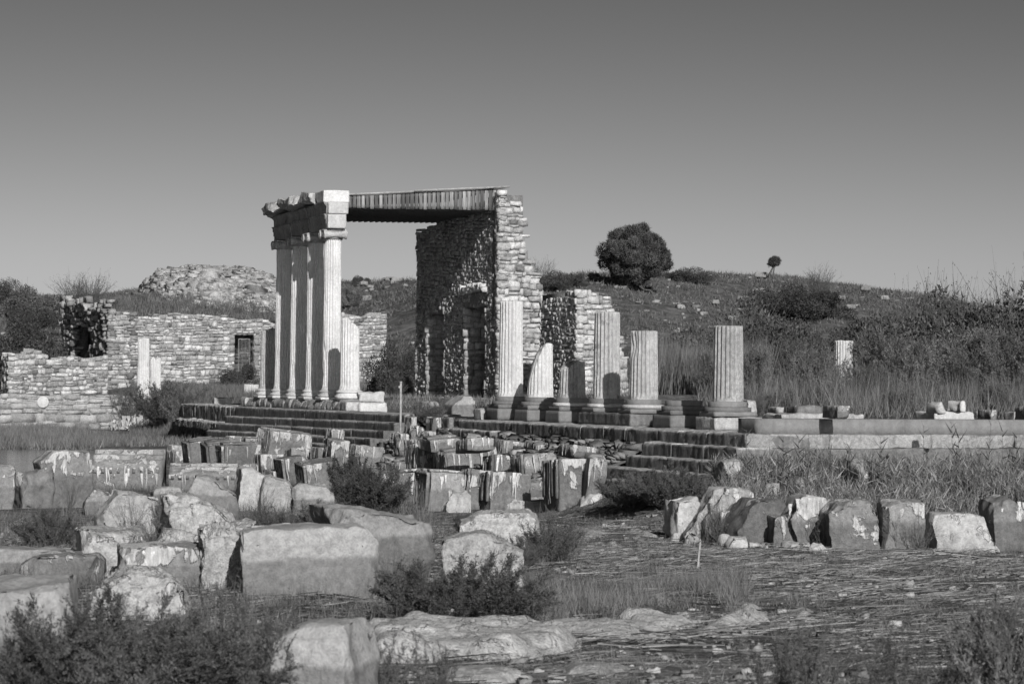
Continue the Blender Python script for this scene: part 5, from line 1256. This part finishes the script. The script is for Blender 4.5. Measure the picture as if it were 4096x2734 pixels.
def barebush(seed, ns=70, wide=.7, sub=10, lf_n=600):
    rng = np.random.default_rng(seed); a = rng.uniform(0, 6.283, ns); rr = np.sqrt(rng.random(ns)) * wide
    D = unit(np.stack([np.cos(a) * rr, np.sin(a) * rr, np.full(ns, .75)], -1)); A = rng.normal(size=(ns, 3)) * [.05, .05, 0]; L = rng.uniform(.7, 1.1, ns); P = curve_pts(A, D, L, 1.2, rng); tw = MB()
    for i in range(5): twigs(tw, P[i], P[i + 1], .008 * (1 - i / 6), .008 * (1 - (i + 1) / 6))
    SB = []
    for i in range(1, 5):
        for k in range(sub // 4 + 1):
            q = rng.random(ns)[:, None]; c = P[i] * (1 - q) + P[i + 1] * q; d2 = unit(unit(P[i + 1] - P[i]) + rng.normal(size=c.shape) * .45); e = c + d2 * rng.uniform(.08, .3, ns)[:, None]; twigs(tw, c, e, .003, .0012); SB.append(e)
    SB = np.concatenate(SB); i = rng.integers(0, len(SB), lf_n); lf = MB(); leaves(lf, SB[i] + rng.normal(size=(lf_n, 3)) * .03, unit(rng.normal(size=(lf_n, 3))), .03, .008, rng.uniform(.7, 1.3, lf_n), rng)
    return tw.mesh('stems'), lf.mesh('foliage')
KM = {}
def kind(name, fn, mt, ml): KM[name] = (fn, mt, ml, {})
kind('tam', lambda s: tamarisk(s, 60, leafn=26000, nb=20), 'twig', 'leaf'); kind('tamd', lambda s: tamarisk(s + 20, 70, .85, 34000, .042, .008, nb=24), 'twig', 'leaf_d')
kind('tamn', lambda s: tamarisk(s + 40, 90, .95, 80000, .03, .0055, up=.35, nb=36, fine=.13), 'twig', 'leaf')
kind('wisp', lambda s: tamarisk(s + 60, 26, .5, 5000, .03, .005, 1.0, 12, .12), 'twig', 'leaf')
kind('gray', lambda s: tamarisk(s + 80, 60, .7, 16000, .05, .008, .8, 20, .2), 'grass', 'leaf_l')
kind('shrub', lambda s: shrub(s + 100), 'twig', 'leaf_d'); kind('shrubl', lambda s: shrub(s + 120, 14000, .7, 12, .05), 'twig', 'leaf')
kind('bare', lambda s: barebush(s + 140), 'twig', 'leaf'); kind('stalk', lambda s: barebush(s + 160, 40, .35, 3, 200), 'grass', 'grass')
def plant(kn, var, lab, x, yb, yt, wf=1.0, Y=None, cat='bush', name='bush', group=None, z=None, sink=.03):
    """x, yb, yt in overview pixels; wf widens"""
    fn, mt, ml, cache = KM[kn]
    if var not in cache:
        tw, lf = fn(var); tw.materials.append(M[mt]); lf.materials.append(M[ml]); cache[var] = (tw, lf)
    if Y is None: p = G0(x * K, yb * K)
    else: p = PY(x * K, yb * K, Y); p[2] = TZ(p[0], p[1])
    if z is not None: p[2] = z
    h = PY(x * K, yt * K, p[1])[2] - p[2] + sink
    rng = random.Random(int(x * 3 + yt)); t = thing(name, lab, cat, p - np.array([0, 0, sink]), group, rng.uniform(0, 6.28))
    t.scale = (h * wf, h * wf, h)
    for nm, me in (('stems', cache[var][0]), ('foliage', cache[var][1])):
        o = bpy.data.objects.new(nm, me); COL.objects.link(o); o.parent = t
    return t
# foreground
TG = 'feathery tamarisk bushes among the stones'
plant('tamn', 1, 'big feathery green bush in the centre foreground', 1050, 1442, 1262, 1.25, group=TG)
plant('tamn', 2, 'nearest blurred bush filling the lower left corner', 250, 1650, 1345, 1.05, group=TG)
plant('tamn', 3, 'blurred right half of the nearest bush, beside the tilted block', 430, 1640, 1420, 1.2, group=TG)
plant('tam', 2, 'low blurred bush against the left edge of the nearest bush', 120, 1650, 1440, 1.0, group=TG)
plant('tam', 1, 'round bush growing on the litter at the left, before the tilted slab', 108, 1256, 1166, 1.1, group=TG)
plant('tamd', 1, 'dark bush growing between the coffered blocks and the pale boulders', 850, 1178, 1068, 1.05, group=TG)
plant('tamd', 4, 'thin dark bush rising beside the upright slab', 800, 1150, 1042, .6, group=TG)
plant('tamn', 3, 'dark feathery bush in the shade at the foot of the right steps, right half', 1545, 1158, 1062, 1.1, Y=45.4, group=TG)
plant('tamn', 4, 'dark feathery bush in the shade at the foot of the right steps, left half', 1455, 1168, 1078, 1.2, Y=46.5, group=TG)
plant('tam', 3, 'loose green bush right of the domed boulder', 1262, 1290, 1190, .95, group=TG)
plant('tam', 4, 'small shoots standing before the domed boulder', 1078, 1240, 1172, .8, group=TG)
plant('tam', 1, 'low bush in front of the broad low boulder', 1190, 1300, 1232, 1.0, group=TG)
plant('tam', 2, 'low green growth behind the very large block', 730, 1226, 1150, 1.3, group=TG)
plant('tam', 3, 'green growth between the pale boulders and the large block', 620, 1240, 1160, 1.0, group=TG)
plant('gray', 1, 'dry bush in front of the ridge rock', 380, 1250, 1140, .5, group=TG)
plant('wisp', 1, 'wispy upright shoots left of the tilted half-buried block', 560, 1650, 1330, .8, group=TG)
plant('wisp', 2, 'tall wispy shoots in front of the large smooth block', 640, 1640, 1370, .6, group=TG)
plant('wisp', 3, 'wispy shoots before the bedrock hump, right of the tilted block', 880, 1620, 1440, .9, group=TG)
plant('wisp', 4, 'small wispy plant on the bedrock at the bottom centre', 1000, 1600, 1480, 1.0, group=TG)
for k, (x, yb, yt, v, lab) in enumerate([(1780, 1640, 1440, 1, 'leftmost blurred shoots along the bottom right edge'), (1850, 1650, 1420, 2, 'blurred shoots at the bottom, below the dead branch'), (1960, 1650, 1500, 3, 'low blurred shoots in the middle of the bottom right edge'), (2060, 1650, 1440, 4, 'thin blurred shoots, third from the right corner'), (2180, 1650, 1470, 1, 'blurred shoots, second from the right corner'), (2310, 1650, 1390, 2, 'tall blurred dry plant in the lower right corner')]):
    plant('wisp' if k < 5 else 'gray', v, lab, x, yb, yt, .8, group=TG)
for k, (x, yb, yt, lab) in enumerate([(300, 1240, 1130, 'dry stalks before the upright slab pair'), (160, 1172, 1096, 'dry stalks at the foot of the big tilted slab'), (345, 1330, 1170, 'dark stalks in front of the squat stained block'), (60, 1345, 1270, 'bent stalks before the dark rounded slab'), (905, 1345, 1240, 'bent dry stalks right of the very large block'), (700, 1190, 1090, 'straw stalks between the worn boulders'), (790, 1160, 1080, 'tall straw stalks left of the dark bush'), (890, 1165, 1070, 'straw stalks right of the dark bush'), (500, 1290, 1180, 'stalks between the rough rock and the large block'), (600, 1200, 1110, 'stalks before the bright domed boulder'), (960, 1190, 1110, 'bright reed stalks left of the standing coffered block'), (2060, 1265, 1165, 'dead reed stalks leaning on the upright square block'), (2110, 1268, 1176, 'dead reed stalks in the gap right of the upright square block'), (1650, 1250, 1130, 'dead stalks against the torn algae sheet'), (1890, 1262, 1170, 'dead stalks in the dark gap left of the arched block')]):
    plant('stalk', 1 + k % 4, lab, x, yb, yt, .8, cat='dry plant', name='dry_stalks', group='dry stalks between the stones')
# left, middle distance
plant('tam', 3, 'large thin bush by the left end of the steps, before the building', 385, 975, 872, 1.15, group='thin grey bushes'); plant('wisp', 2, 'left half of the thin bush under the eroded column', 300, 975, 880, 1.0, group='thin grey bushes'); plant('gray', 2, 'low thin bush at the corner of the top step', 425, 975, 900, .9, group='thin grey bushes')
plant('shrub', 1, 'dark bush growing at the foot of the barred opening', 553, 880, 824, .75, Y=148.3, z=1.9)
DG = 'shrubs behind the ruins'
for a in [('shrub', 2, 'dark tall shrub between the tall columns and the ruined wall', 915, 893, 770, .55, 112), ('shrubl', 1, 'grey shrub at the foot of the ruined wall end, left', 932, 905, 850, .7, 106), ('bare', 3, 'thin shrub on the raised floor right of the column course', 912, 925, 868, 1.0, 99), ('bare', 1, 'thin grass bush by the first doorway', 1010, 945, 905, 1.1, 84), ('gray', 1, 'dry tuft before the triangular slab', 985, 955, 925, 1.3, 74), ('bare', 2, 'low scrub beside the fallen drum end', 1105, 950, 925, 1.0, 72)]:
    plant(a[0], a[1], a[2], a[3], a[4], a[5], a[6], Y=a[7], group=DG)
for a in [('shrub', 3, 'dark shrub cut by the left edge on the skyline', 2, 665, 628, .9, 232), ('shrubl', 2, 'wide grey bush on the skyline at far left', 62, 700, 645, 1.0, 215), ('shrub', 4, 'dark lower bush below the wide grey one at far left', 70, 730, 688, .9, 200), ('bare', 4, 'left one of the two thin bushes on the skyline behind the mound', 170, 668, 636, 1.0, 225), ('bare', 1, 'right one of the two thin bushes on the skyline behind the mound', 208, 664, 630, 1.0, 225), ('shrubl', 3, 'grey bush on the skyline right of the tall columns', 828, 672, 628, 1.0, 225), ('gray', 2, 'grassy bush below the skyline right of the tall columns', 812, 705, 660, .9, 210), ('shrub', 1, 'dark shrub left of the low rubble wall', 12, 850, 742, .8, 146), ('shrub', 2, 'dark shrub behind the low rubble wall, left of two', 60, 810, 728, .9, 150), ('shrub', 3, 'dark shrub behind the low rubble wall, right of two', 115, 805, 735, .8, 152)]:
    plant(a[0], a[1], a[2], a[3], a[4], a[5], a[6], Y=a[7], group='shrubs on the left background slope')
# hill shrubs right
for a in [('shrub', 2, 'dark shrub on the ridge right of the ruined wall top', 1290, 668, 616, 1.3, 205), ('bare', 2, 'thin bare twigs above the stepped wall end', 1238, 650, 596, .8, 205), ('shrub', 3, 'low dark dome-shaped shrub right of the big round tree', 1572, 640, 606, 1.5, 219), ('shrub', 4, 'small dark shrub on the ridge left of the big tree', 1362, 650, 622, 1.2, 212), ('bare', 3, 'leafless bush on the ridge right of the little tree', 1878, 668, 612, .9, 212), ('shrub', 1, 'dark scrub patch under the leafless ridge bush', 1862, 694, 655, 1.5, 200), ('shrub', 2, 'dark scrub patch left of the leafless ridge bush', 1800, 690, 642, 1.3, 202)]:
    plant(a[0], a[1], a[2], a[3], a[4], a[5], a[6], Y=a[7], group='shrubs on the hill')
TH = 'shrubs of the thicket behind the stumps'
ORD = ['first', 'second', 'third', 'fourth', 'fifth', 'sixth', 'seventh', 'eighth', 'ninth', 'tenth', 'eleventh', 'twelfth', 'thirteenth', 'fourteenth', 'fifteenth', 'sixteenth']
rng = np.random.default_rng(12)
for k, (x, yt, kd) in enumerate(sorted([(1700, 655, 'shrubl'), (1745, 690, 'shrub'), (1800, 740, 'shrub'), (1660, 720, 'shrubl'), (1870, 745, 'shrub'), (1940, 740, 'shrub'), (2010, 700, 'shrub'), (2085, 664, 'shrubl'), (2150, 632, 'shrubl'), (2215, 650, 'shrub'), (2290, 640, 'shrubl'), (2350, 618, 'shrubl'), (2410, 622, 'shrub'), (2130, 690, 'shrub'), (2260, 700, 'shrub')])):
    if k == 11: continue
    plant(kd, 1 + k % 4, ['tall loosely leaved shrub of the back thicket', 'dark round shrub of the back thicket'][kd == 'shrub'] + ', %s counted left to right' % ORD[k], x, 860, yt, .75, Y=rng.uniform(98, 118), group=TH)
for k, x in enumerate([2090, 2150, 2190, 2300, 2345, 1705]):
    plant('bare', 1 + k % 4, 'bare twigs sticking out of the back thicket top, %s from the left' % ['second', 'third', 'fourth', 'fifth', 'sixth', 'first'][k], x, 800, [668, 640, 655, 645, 632, 680][k] + 6, .5, Y=112, group=TH)
xs__ = [1655, 1705, 1760, 1815, 1868, 1925, 1985, 2040, 2095, 2150, 2205, 2262, 2320, 2375]
for k, x in enumerate(xs__):
    plant('gray' if k % 3 else 'tam', 1 + k % 4, 'feathery grey-green shrub in the front thicket row, %s from the left' % ORD[k], x + rng.uniform(-10, 10), 950, 800 + rng.uniform(-30, 15) - 30 * (k > 8) + 20 * (k < 2) + 55 * (x in (1925, 1985)), .95, Y=rng.uniform(72, 82), group=TH)
for k, x in enumerate([1680, 1735, 1790, 1845, 1900, 2000, 2060, 2115, 2175, 2235, 2290, 2350]):
    plant('bare' if k % 2 else 'gray', 1 + k % 4, 'low thin shrub at the foot of the thicket, %s from the left' % ORD[k], x, 960, 870 + rng.uniform(-20, 25), 1.0, Y=rng.uniform(63, 69), group=TH)
# ---------------------------------------------------------------- trees on the hill
def tree(lab, x, yb, yt, Y, w, squash, n, ls, seed, trunks, name, cb):
    p = PY(x * K, yb * K, Y); p[2] = TZ(p[0], p[1]); top = PY(x * K, yt * K, Y)[2]; h = top - p[2]; R = w * K * Y / F / 2; zc0 = cb * h
    t = thing(name, lab, 'tree', p); rng = np.random.default_rng(seed); hz = (h - zc0) / 2; cz = zc0 + hz
    nb = 190; d = unit(rng.normal(size=(nb, 3))); B = d * rng.uniform(.3, .84, nb)[:, None]; Br = rng.uniform(.10, .24, nb); bt = rng.uniform(.6, 1.5, nb)
    i = rng.integers(0, nb, n); dd = unit(rng.normal(size=(n, 3)) + B[i] * .8); C = B[i] + dd * (Br[i] * (1 - rng.random(n) ** 2 * .5))[:, None]
    C[:, 2] = np.where(C[:, 2] < -.6, -.6 + (C[:, 2] + .6) * .6, C[:, 2]); C[:, :2] *= np.where(C[:, 2:3] < 0, 1.06, 1.0); C[:, 0] += (1 - squash) * 1.2; C[:, 2] += (1 - squash) * .9 * C[:, 0]
    C = C * [R, R, hz] + fbm(C * 4, seed, 3)[:, None] * unit(C) * R * .12; C[:, 2] += cz
    m = MB(); leaves(m, C + p, unit(rng.normal(size=(n, 3)) * .7 + [0, 0, .8] + dd * .5), rng.uniform(.5, 1.8, n) * ls, ls * .17, rng.uniform(.6, 1.4, n) * bt[i], rng); m.obj('crown', M['tree'], t)
    m = MB()
    for (ox, r, lean) in trunks:
        P = [np.array([ox, 0, -.1]), np.array([ox + lean * .3, 0, zc0 * .5]), np.array([ox * .8 + lean, 0, zc0 * 1.05]), np.array([lean, 0, cz])]
        for a in range(3): twigs(m, [P[a] + p], [P[a + 1] + p], r * (1 - a * .22), r * (1 - (a + 1) * .22))
        for k in range(9): e = P[2] + (B[rng.integers(0, nb)] * [R, R, hz] + [0, 0, cz] - P[2]) * .8; twigs(m, [P[2] + p], [e + p], r * .5, r * .12)
    m.obj('trunk', M['bark'], t); return t
tree('large round dense olive tree on the hill, dark shadow beneath it', 1455, 652, 505, 205, 180, 1, 110000, .17, 5, [(-1.15, .13, .4), (1.35, .12, -.4)], 'olive_tree', .03)
tree('tiny tree with a round crown and bent trunk on the ridge', 1773, 633, 588, 228, 31, .8, 7000, .12, 6, [(-.35, .13, .3), (.02, .09, .1)], 'small_tree', .52)
# ---------------------------------------------------------------- ground cover
def blades(name, lab, mat, P, h, w, seed, lean=.35, flat=False, loc=None):
    rng = np.random.default_rng(seed); n = len(P); m = MB()
    D = unit(np.stack([rng.normal(size=n) * lean, rng.normal(size=n) * lean, np.ones(n)], -1)); hh = np.broadcast_to(h, (n,)) * rng.uniform(.5, 1.15, n)
    leaves(m, P, D, hh, w, rng.uniform(.6, 1.35, n), rng); o = m.obj(name, M[mat]); tag(o, lab, 'grass', kind='stuff'); return o
def scatter(n, px0, px1, Y0, Y1, seed, cond=None, clump=0, cs=.9):
    """points on the ground between two sight lines and two distances"""
    rng = np.random.default_rng(seed); Y = np.sqrt(rng.uniform(Y0 ** 2, Y1 ** 2, n)); X = (rng.uniform(px0, px1, n) * K - CX) / F * Y
    P = np.stack([X, Y, 0 * X], -1); keep = np.ones(n, bool)
    if clump: keep &= fbm(P * cs, seed, 3) > (clump - .5) * .5
    u = -X * sA + Y * cA; v = X * cA + Y * sA - V0
    if cond is not None: keep &= cond(u, v)
    P = P[keep]
    if Y0 < 25 and seed != 54:
        for pw in RPOLY:
            ins, dm = inpoly(P[:, 0], P[:, 1], pw); P = P[~(ins & (dm > .04) & (rng.random(len(P)) < .93))]
    P[:, 2] = terrain(P[:, 0], P[:, 1]) - .01; return P
front = lambda u, v: (v < -4.0) | (u < 43.8)
blades('marsh_grass', 'dry marsh grass left of the steps, before the low walls', 'grass', scatter(52000, -60, 470, 93, 131, 1, lambda u, v: v < -3.2, .3), .42, .014, 1)
blades('bank_grass', 'grass on the bank behind the left end of the steps', 'grass_g', scatter(30000, 300, 640, 112, 149, 2, lambda u, v: (v > -4), .2), .4, .016, 2)
blades('floor_grass', 'thin grass growing on the raised floor of the colonnade', 'grass', scatter(26000, 800, 1500, 60, 110, 3, lambda u, v: (v > 1.0) & (u > 52), .55), .22, .010, 3)
blades('reed_bank', 'pale standing reeds between the stumps and the thicket', 'grass', scatter(16000, 1500, 1760, 78, 96, 4, None, .2), 1.75, .012, 4, .12)
blades('thicket_grass', 'tangled grass under the thicket', 'grass_g', scatter(26000, 1600, 2420, 60, 112, 5, lambda u, v: v > 4.5, .2), .8, .012, 5, .4)
blades('thicket_straw', 'dry stems standing in the thicket', 'grass', scatter(9000, 1640, 2420, 62, 90, 6, lambda u, v: v > 4.5, .3), 1.25, .006, 6, .2)
blades('meadow', 'meadow grass between the ruins and the hill', 'grass_g', scatter(30000, 600, 2420, 108, 168, 7, None, .1), .5, .02, 7)
hp = scatter(110000, -80, 2430, 160, 250, 8, None, .25, .5)
blades('hill_grass', 'tufted grass covering the hill', 'grass_g', hp, .32, .035, 8, .5)
blades('hill_scrub', 'darker herb tufts scattered over the hill', 'leaf', scatter(60000, -80, 2430, 160, 250, 9, None, .75, .35), .55, .04, 9, .7)
# reeds before the right-hand steps
reedc = lambda u, v: (u < 45.0) & (u > 38.2)
P = scatter(26000, 1640, 2420, 37.5, 52, 10, reedc, .1); P = P[(P[:, 0] > 1.0)]
rng = np.random.default_rng(10); m = MB(); n = len(P); D = unit(np.stack([rng.normal(size=n) * .12, rng.normal(size=n) * .12, np.ones(n)], -1)); H = rng.uniform(.3, .78, n) * (.82 + .4 * fbm(P * .7, 3, 2))
twigs(m, P, P + D * H[:, None], .006, .004, rng.uniform(.3, 1.9, n))
nl = 60000; i = rng.integers(0, n, nl); q = rng.uniform(.25, 1, nl); C = P[i] + D[i] * (H[i] * q)[:, None]; a = rng.uniform(0, 6.28, nl)
leaves(m, C, unit(np.stack([np.cos(a) * .55, np.sin(a) * .55, rng.uniform(.1, 1.2, nl)], -1)), rng.uniform(.08, .3, nl), .008, rng.uniform(.25, 1.7, nl), rng)
o = m.obj('reed_bed', M['grass']); tag(o, 'dense dry reed bed in front of the right-hand steps', 'reeds', kind='stuff')
# individual tall reeds with dark leaves
for k, (x, yb, yt) in enumerate([(1712, 1090, 985), (1838, 1110, 1000), (2018, 1105, 1002), (2118, 1100, 975), (2206, 1100, 1000), (2192, 1080, 965), (2260, 1110, 970), (2300, 1110, 985), (1790, 1100, 1010), (1950, 1100, 1018), (2330, 1120, 1000)]):
    p = G0(x * K, (yb + 62) * K); h = PY(x * K, yt * K, p[1])[2] - p[2]; rng = np.random.default_rng(900 + k)
    t = thing('tall_reed', 'tall reed with dark leaf tips over the reed bed, %s from the left' % ['first', 'third', 'fifth', 'sixth', 'eighth', 'seventh', 'ninth', 'tenth', 'second', 'fourth', 'eleventh'][k], 'reed', p, 'tall reeds in front of the right steps')
    d = unit(np.array([rng.normal() * .05, 0, 1.0])); m = MB(); twigs(m, [p], [p + d * h], .006, .003); m.obj('stalk', M['grass'], t)
    nn_ = 9; q = np.linspace(.45, .98, nn_); C = p + d * (h * q)[:, None]; sgn = np.where(np.arange(nn_) % 2, 1, -1)
    m = MB(); leaves(m, C, unit(np.stack([sgn * rng.uniform(.3, .8, nn_), rng.normal(size=nn_) * .4, rng.uniform(.2, 1.1, nn_)], -1)), rng.uniform(.13, .3, nn_), .014, rng.uniform(.7, 1.2, nn_), rng); m.obj('leaf_blades', M['leaf_d'], t)
# litter of flattened reed stems
rng = np.random.default_rng(50)
def sticks(n, px0, px1, Y0, Y1, lmin, lmax, w, seed, spread=.5, cond=None, zoff=.0, clump=0, darkp=.25):
    P = scatter(n, px0, px1, Y0, Y1, seed, cond, clump, .5); n = len(P); r = np.random.default_rng(seed); a = r.normal(size=n) * spread + .05; L = r.uniform(lmin, lmax, n)
    D = np.stack([np.cos(a), np.sin(a), r.normal(size=n) * .05], -1); P = P + [0, 0, .015 + zoff] + np.array([0, 0, 1]) * r.uniform(0, .05, n)[:, None]
    t = r.uniform(.6, 2.0, n); t[r.random(n) < darkp] *= .25
    m = MB(); B = P + D * L[:, None] * .5 + np.array([0, 0, 1]) * r.uniform(-.01, .04, n)[:, None]; twigs(m, P - D * L[:, None] * .5, B, w, w * .5, t)
    return m
cl = lambda u, v: (v < -4.2) | (u < 44.5)
m = sticks(38000, -60, 2430, 19.5, 48, .04, .2, .0032, 51, 1.1, cl, 0, .25, .4)
o = m.obj('reed_litter', M['straw']); tag(o, 'mat of flattened dry reed stems on the foreground', 'litter', kind='stuff')
m = sticks(1600, -60, 2430, 19.5, 46, .3, .9, .008, 52, .5, cl, .01, .45, .7)
o = m.obj('branch_litter', M['straw']); tag(o, 'longer bent sticks strewn over the reed mat', 'litter', kind='stuff')
m = sticks(4500, 1350, 2430, 20, 40, .1, .35, .003, 53, .35, cl, .01, .45, .2)
o = m.obj('pale_straw', M['straw']); tag(o, 'pale straw streaks on the open litter at right', 'litter', kind='stuff')
# low dry grass and chips in the foreground
blades('short_grass', 'short dry grass among the foreground litter', 'grass', scatter(60000, -60, 2430, 19.5, 45, 54, cl, .4, .8), .10, .004, 54, .7)
P = scatter(900, -60, 2430, 19.5, 44, 63, cl, .45, .5); rr_ = np.random.default_rng(63); P = np.repeat(P, 22, 0) + np.concatenate([rr_.normal(size=(len(P) * 22, 2)) * .045, np.zeros((len(P) * 22, 1))], 1); P[:, 2] = terrain(P[:, 0], P[:, 1])
blades('small_tufts', 'small separate tufts of dry grass dotted over the foreground', 'grass', P, .17, .0035, 63, .45)
blades('grass_tufts', 'taller dry grass tufts right of the central bush', 'grass', scatter(20000, 1180, 1720, 26.5, 34, 55, cl, .55, 1.1), .28, .005, 55, .35)
blades('block_grass', 'grass growing between the fallen blocks at left', 'grass_g', scatter(30000, -40, 1000, 25, 62, 56, cl, .5, .7), .24, .006, 56, .4)
blades('block_stalks', 'pale dead stalks between the fallen blocks at left', 'grass', scatter(9000, -40, 1000, 25, 50, 62, cl, .55, .9), .34, .004, 62, .25)
blades('step_grass', 'weeds at the foot of the blocks in the middle', 'grass_g', scatter(9000, 900, 1700, 38, 60, 57, cl, .5, .9), .2, .006, 57, .5)
P = scatter(3600, -60, 2430, 19.5, 46, 58, cl, .55, .6); n = len(P); rng = np.random.default_rng(58); m = MB()
S = np.exp(rng.normal(size=(n, 1)) * .5) * .016 * rng.uniform(.6, 1.3, (n, 3)); stones(m, P + [0, 0, .012], eB, eA, eZ, S, rng, jit=.3, tone=rng.uniform(.6, 1.2, n))
o = m.obj('gravel', M['pebble']); tag(o, 'small pale stone chips in the litter', 'gravel', kind='stuff')
P = scatter(44000, -60, 2430, 19.5, 46, 61, cl, .4, 1.1); n = len(P); m = MB(); S = np.exp(rng.normal(size=(n, 1)) * .45) * .014 * rng.uniform(.6, 1.5, (n, 3)) * [1.4, 1, .7]; stones(m, P + [0, 0, .006], eB, eA, eZ, S, rng, jit=.45, tone=rng.uniform(.1, .8, n), tmpl=(1, 1, 1))
o = m.obj('clods', M['pebble']); tag(o, 'dark crumbs of earth and broken stems on the foreground', 'earth', kind='stuff')
# rocks on the hill
P = scatter(1300, -80, 2430, 168, 240, 59, None, .45, .12); n = len(P); m = MB(); S = np.exp(rng.normal(size=(n, 1)) * .5) * .11 * rng.uniform(.6, 1.3, (n, 3)) * [1.3, 1, .7]; stones(m, P + [0, 0, .08], eB, eA, eZ, S, rng, jit=.3, tone=rng.uniform(.3, .7, n))
o = m.obj('hill_rubble', M['pebble']); tag(o, 'pale field stones strewn through the hill grass', 'rubble', kind='stuff')
for k, (x, y, w) in enumerate([(1705, 693, 26), (1740, 678, 30), (1590, 632, 16), (1745, 640, 26), (1840, 632, 30), (1855, 636, 20), (1698, 724, 30), (1750, 752, 34), (1680, 738, 22), (1705, 805, 26), (1930, 690, 20), (1985, 668, 24), (2028, 690, 22), (1952, 712, 24), (1640, 700, 20), (2092, 690, 14), (2070, 672, 12), (1480, 662, 22), (835, 655, 18), (850, 662, 14), (838, 692, 26), (930, 660, 14), (130, 720, 12), (170, 716, 12)]):
    if k in (2, 4, 5, 7, 9, 23): continue
    p = G0(x * K, y * K); s_ = F / p[1]; w_ = w * K / s_; P_, Q_ = rbox(w_, w_ * .7, w_ * .5, .03, .15, .05, 700 + k, [(1, -.4, .8, .8), (-1, -.3, .9, .75)]); P_[:, 2] += .06
    m = MB(); m.add(rot(P_, rng.uniform(-.5, .5)) + p, Q_, tone=.5); o = m.obj('field_stone', M['rubble'], loc=p)
    LB = ['pale squarish stone midway up the hill, above the fourth stump', 'long pale stone right of the squarish one on the hill', 'small stone on the ridge between the big tree and the dome shrub', 'pale flat stone on the ridge, left of the little tree', 'left stone of the heap right of the little tree', 'right stone of the heap right of the little tree', 'pale slab on the mid slope below the squarish stone', 'wide flat slab low on the mid slope', 'stone left of the wide flat slab', 'lowest pale stone on the slope behind the stumps', 'stone right of the dark scrub patches', 'stone high on the right slope, upper of two', 'stone on the right slope, lower of two', 'stone below the dark scrub patches', 'stone on the left part of the slope under the dome shrub', 'white stone low on the right slope near the thicket', 'little upright stone near the right end of the ridge', 'stone in the sun just below the big tree shadow', 'upper left stone of the scatter seen between columns and ruined wall', 'upper right stone of the scatter seen between columns and ruined wall', 'squarish pale slab lying lower, seen right of the tall columns', 'stone near the ruined wall, seen through the roofed gap', 'upper pale stone on the path slope at far left', 'pale stone right of the upper one on the path slope']
    tag(o, LB[k], 'stone', 'larger stones on the hill')
# mound grass
rng = np.random.default_rng(66); n = 26000; u_ = FU + rng.uniform(.3, 16, n); v_ = FV + rng.uniform(.3, 16, n); B = np.stack([-u_ * sA + (v_ + V0) * cA, u_ * cA + (v_ + V0) * sA, 0 * u_], -1); B[:, 2] = fm(u_, v_); B[:, 2] += fbm(B * .7, 6, 4) * .25
blades('mound_grass', 'long grass growing on the earth mound above the building', 'grass_g', B[fbm(B * .8, 5, 3) > -.25], .5, .025, 67, .5)
# dead branch
p = G0(1890 * K, 1415 * K); t = thing('dead_branch', 'dark forked dead branch lying by the bedrock lump', 'branch', p); m = MB(); rng = np.random.default_rng(3)
A0 = np.array([-.45, 0, .02]); d = np.array([1, .1, .08])
pts = [A0]
for k in range(8): d = unit(d + rng.normal(size=3) * [.15, .1, .12]); pts.append(pts[-1] + d * .13)
for k in range(8): twigs(m, [pts[k] + p], [pts[k + 1] + p], .016 - .0013 * k, .015 - .0013 * k)
for k in range(12): q = pts[rng.integers(2, 8)]; e = q + unit(rng.normal(size=3) + [0, 0, .9]) * rng.uniform(.1, .3); twigs(m, [q + p], [e + p], .007, .003)
m.obj('limb', M['bark'], t)
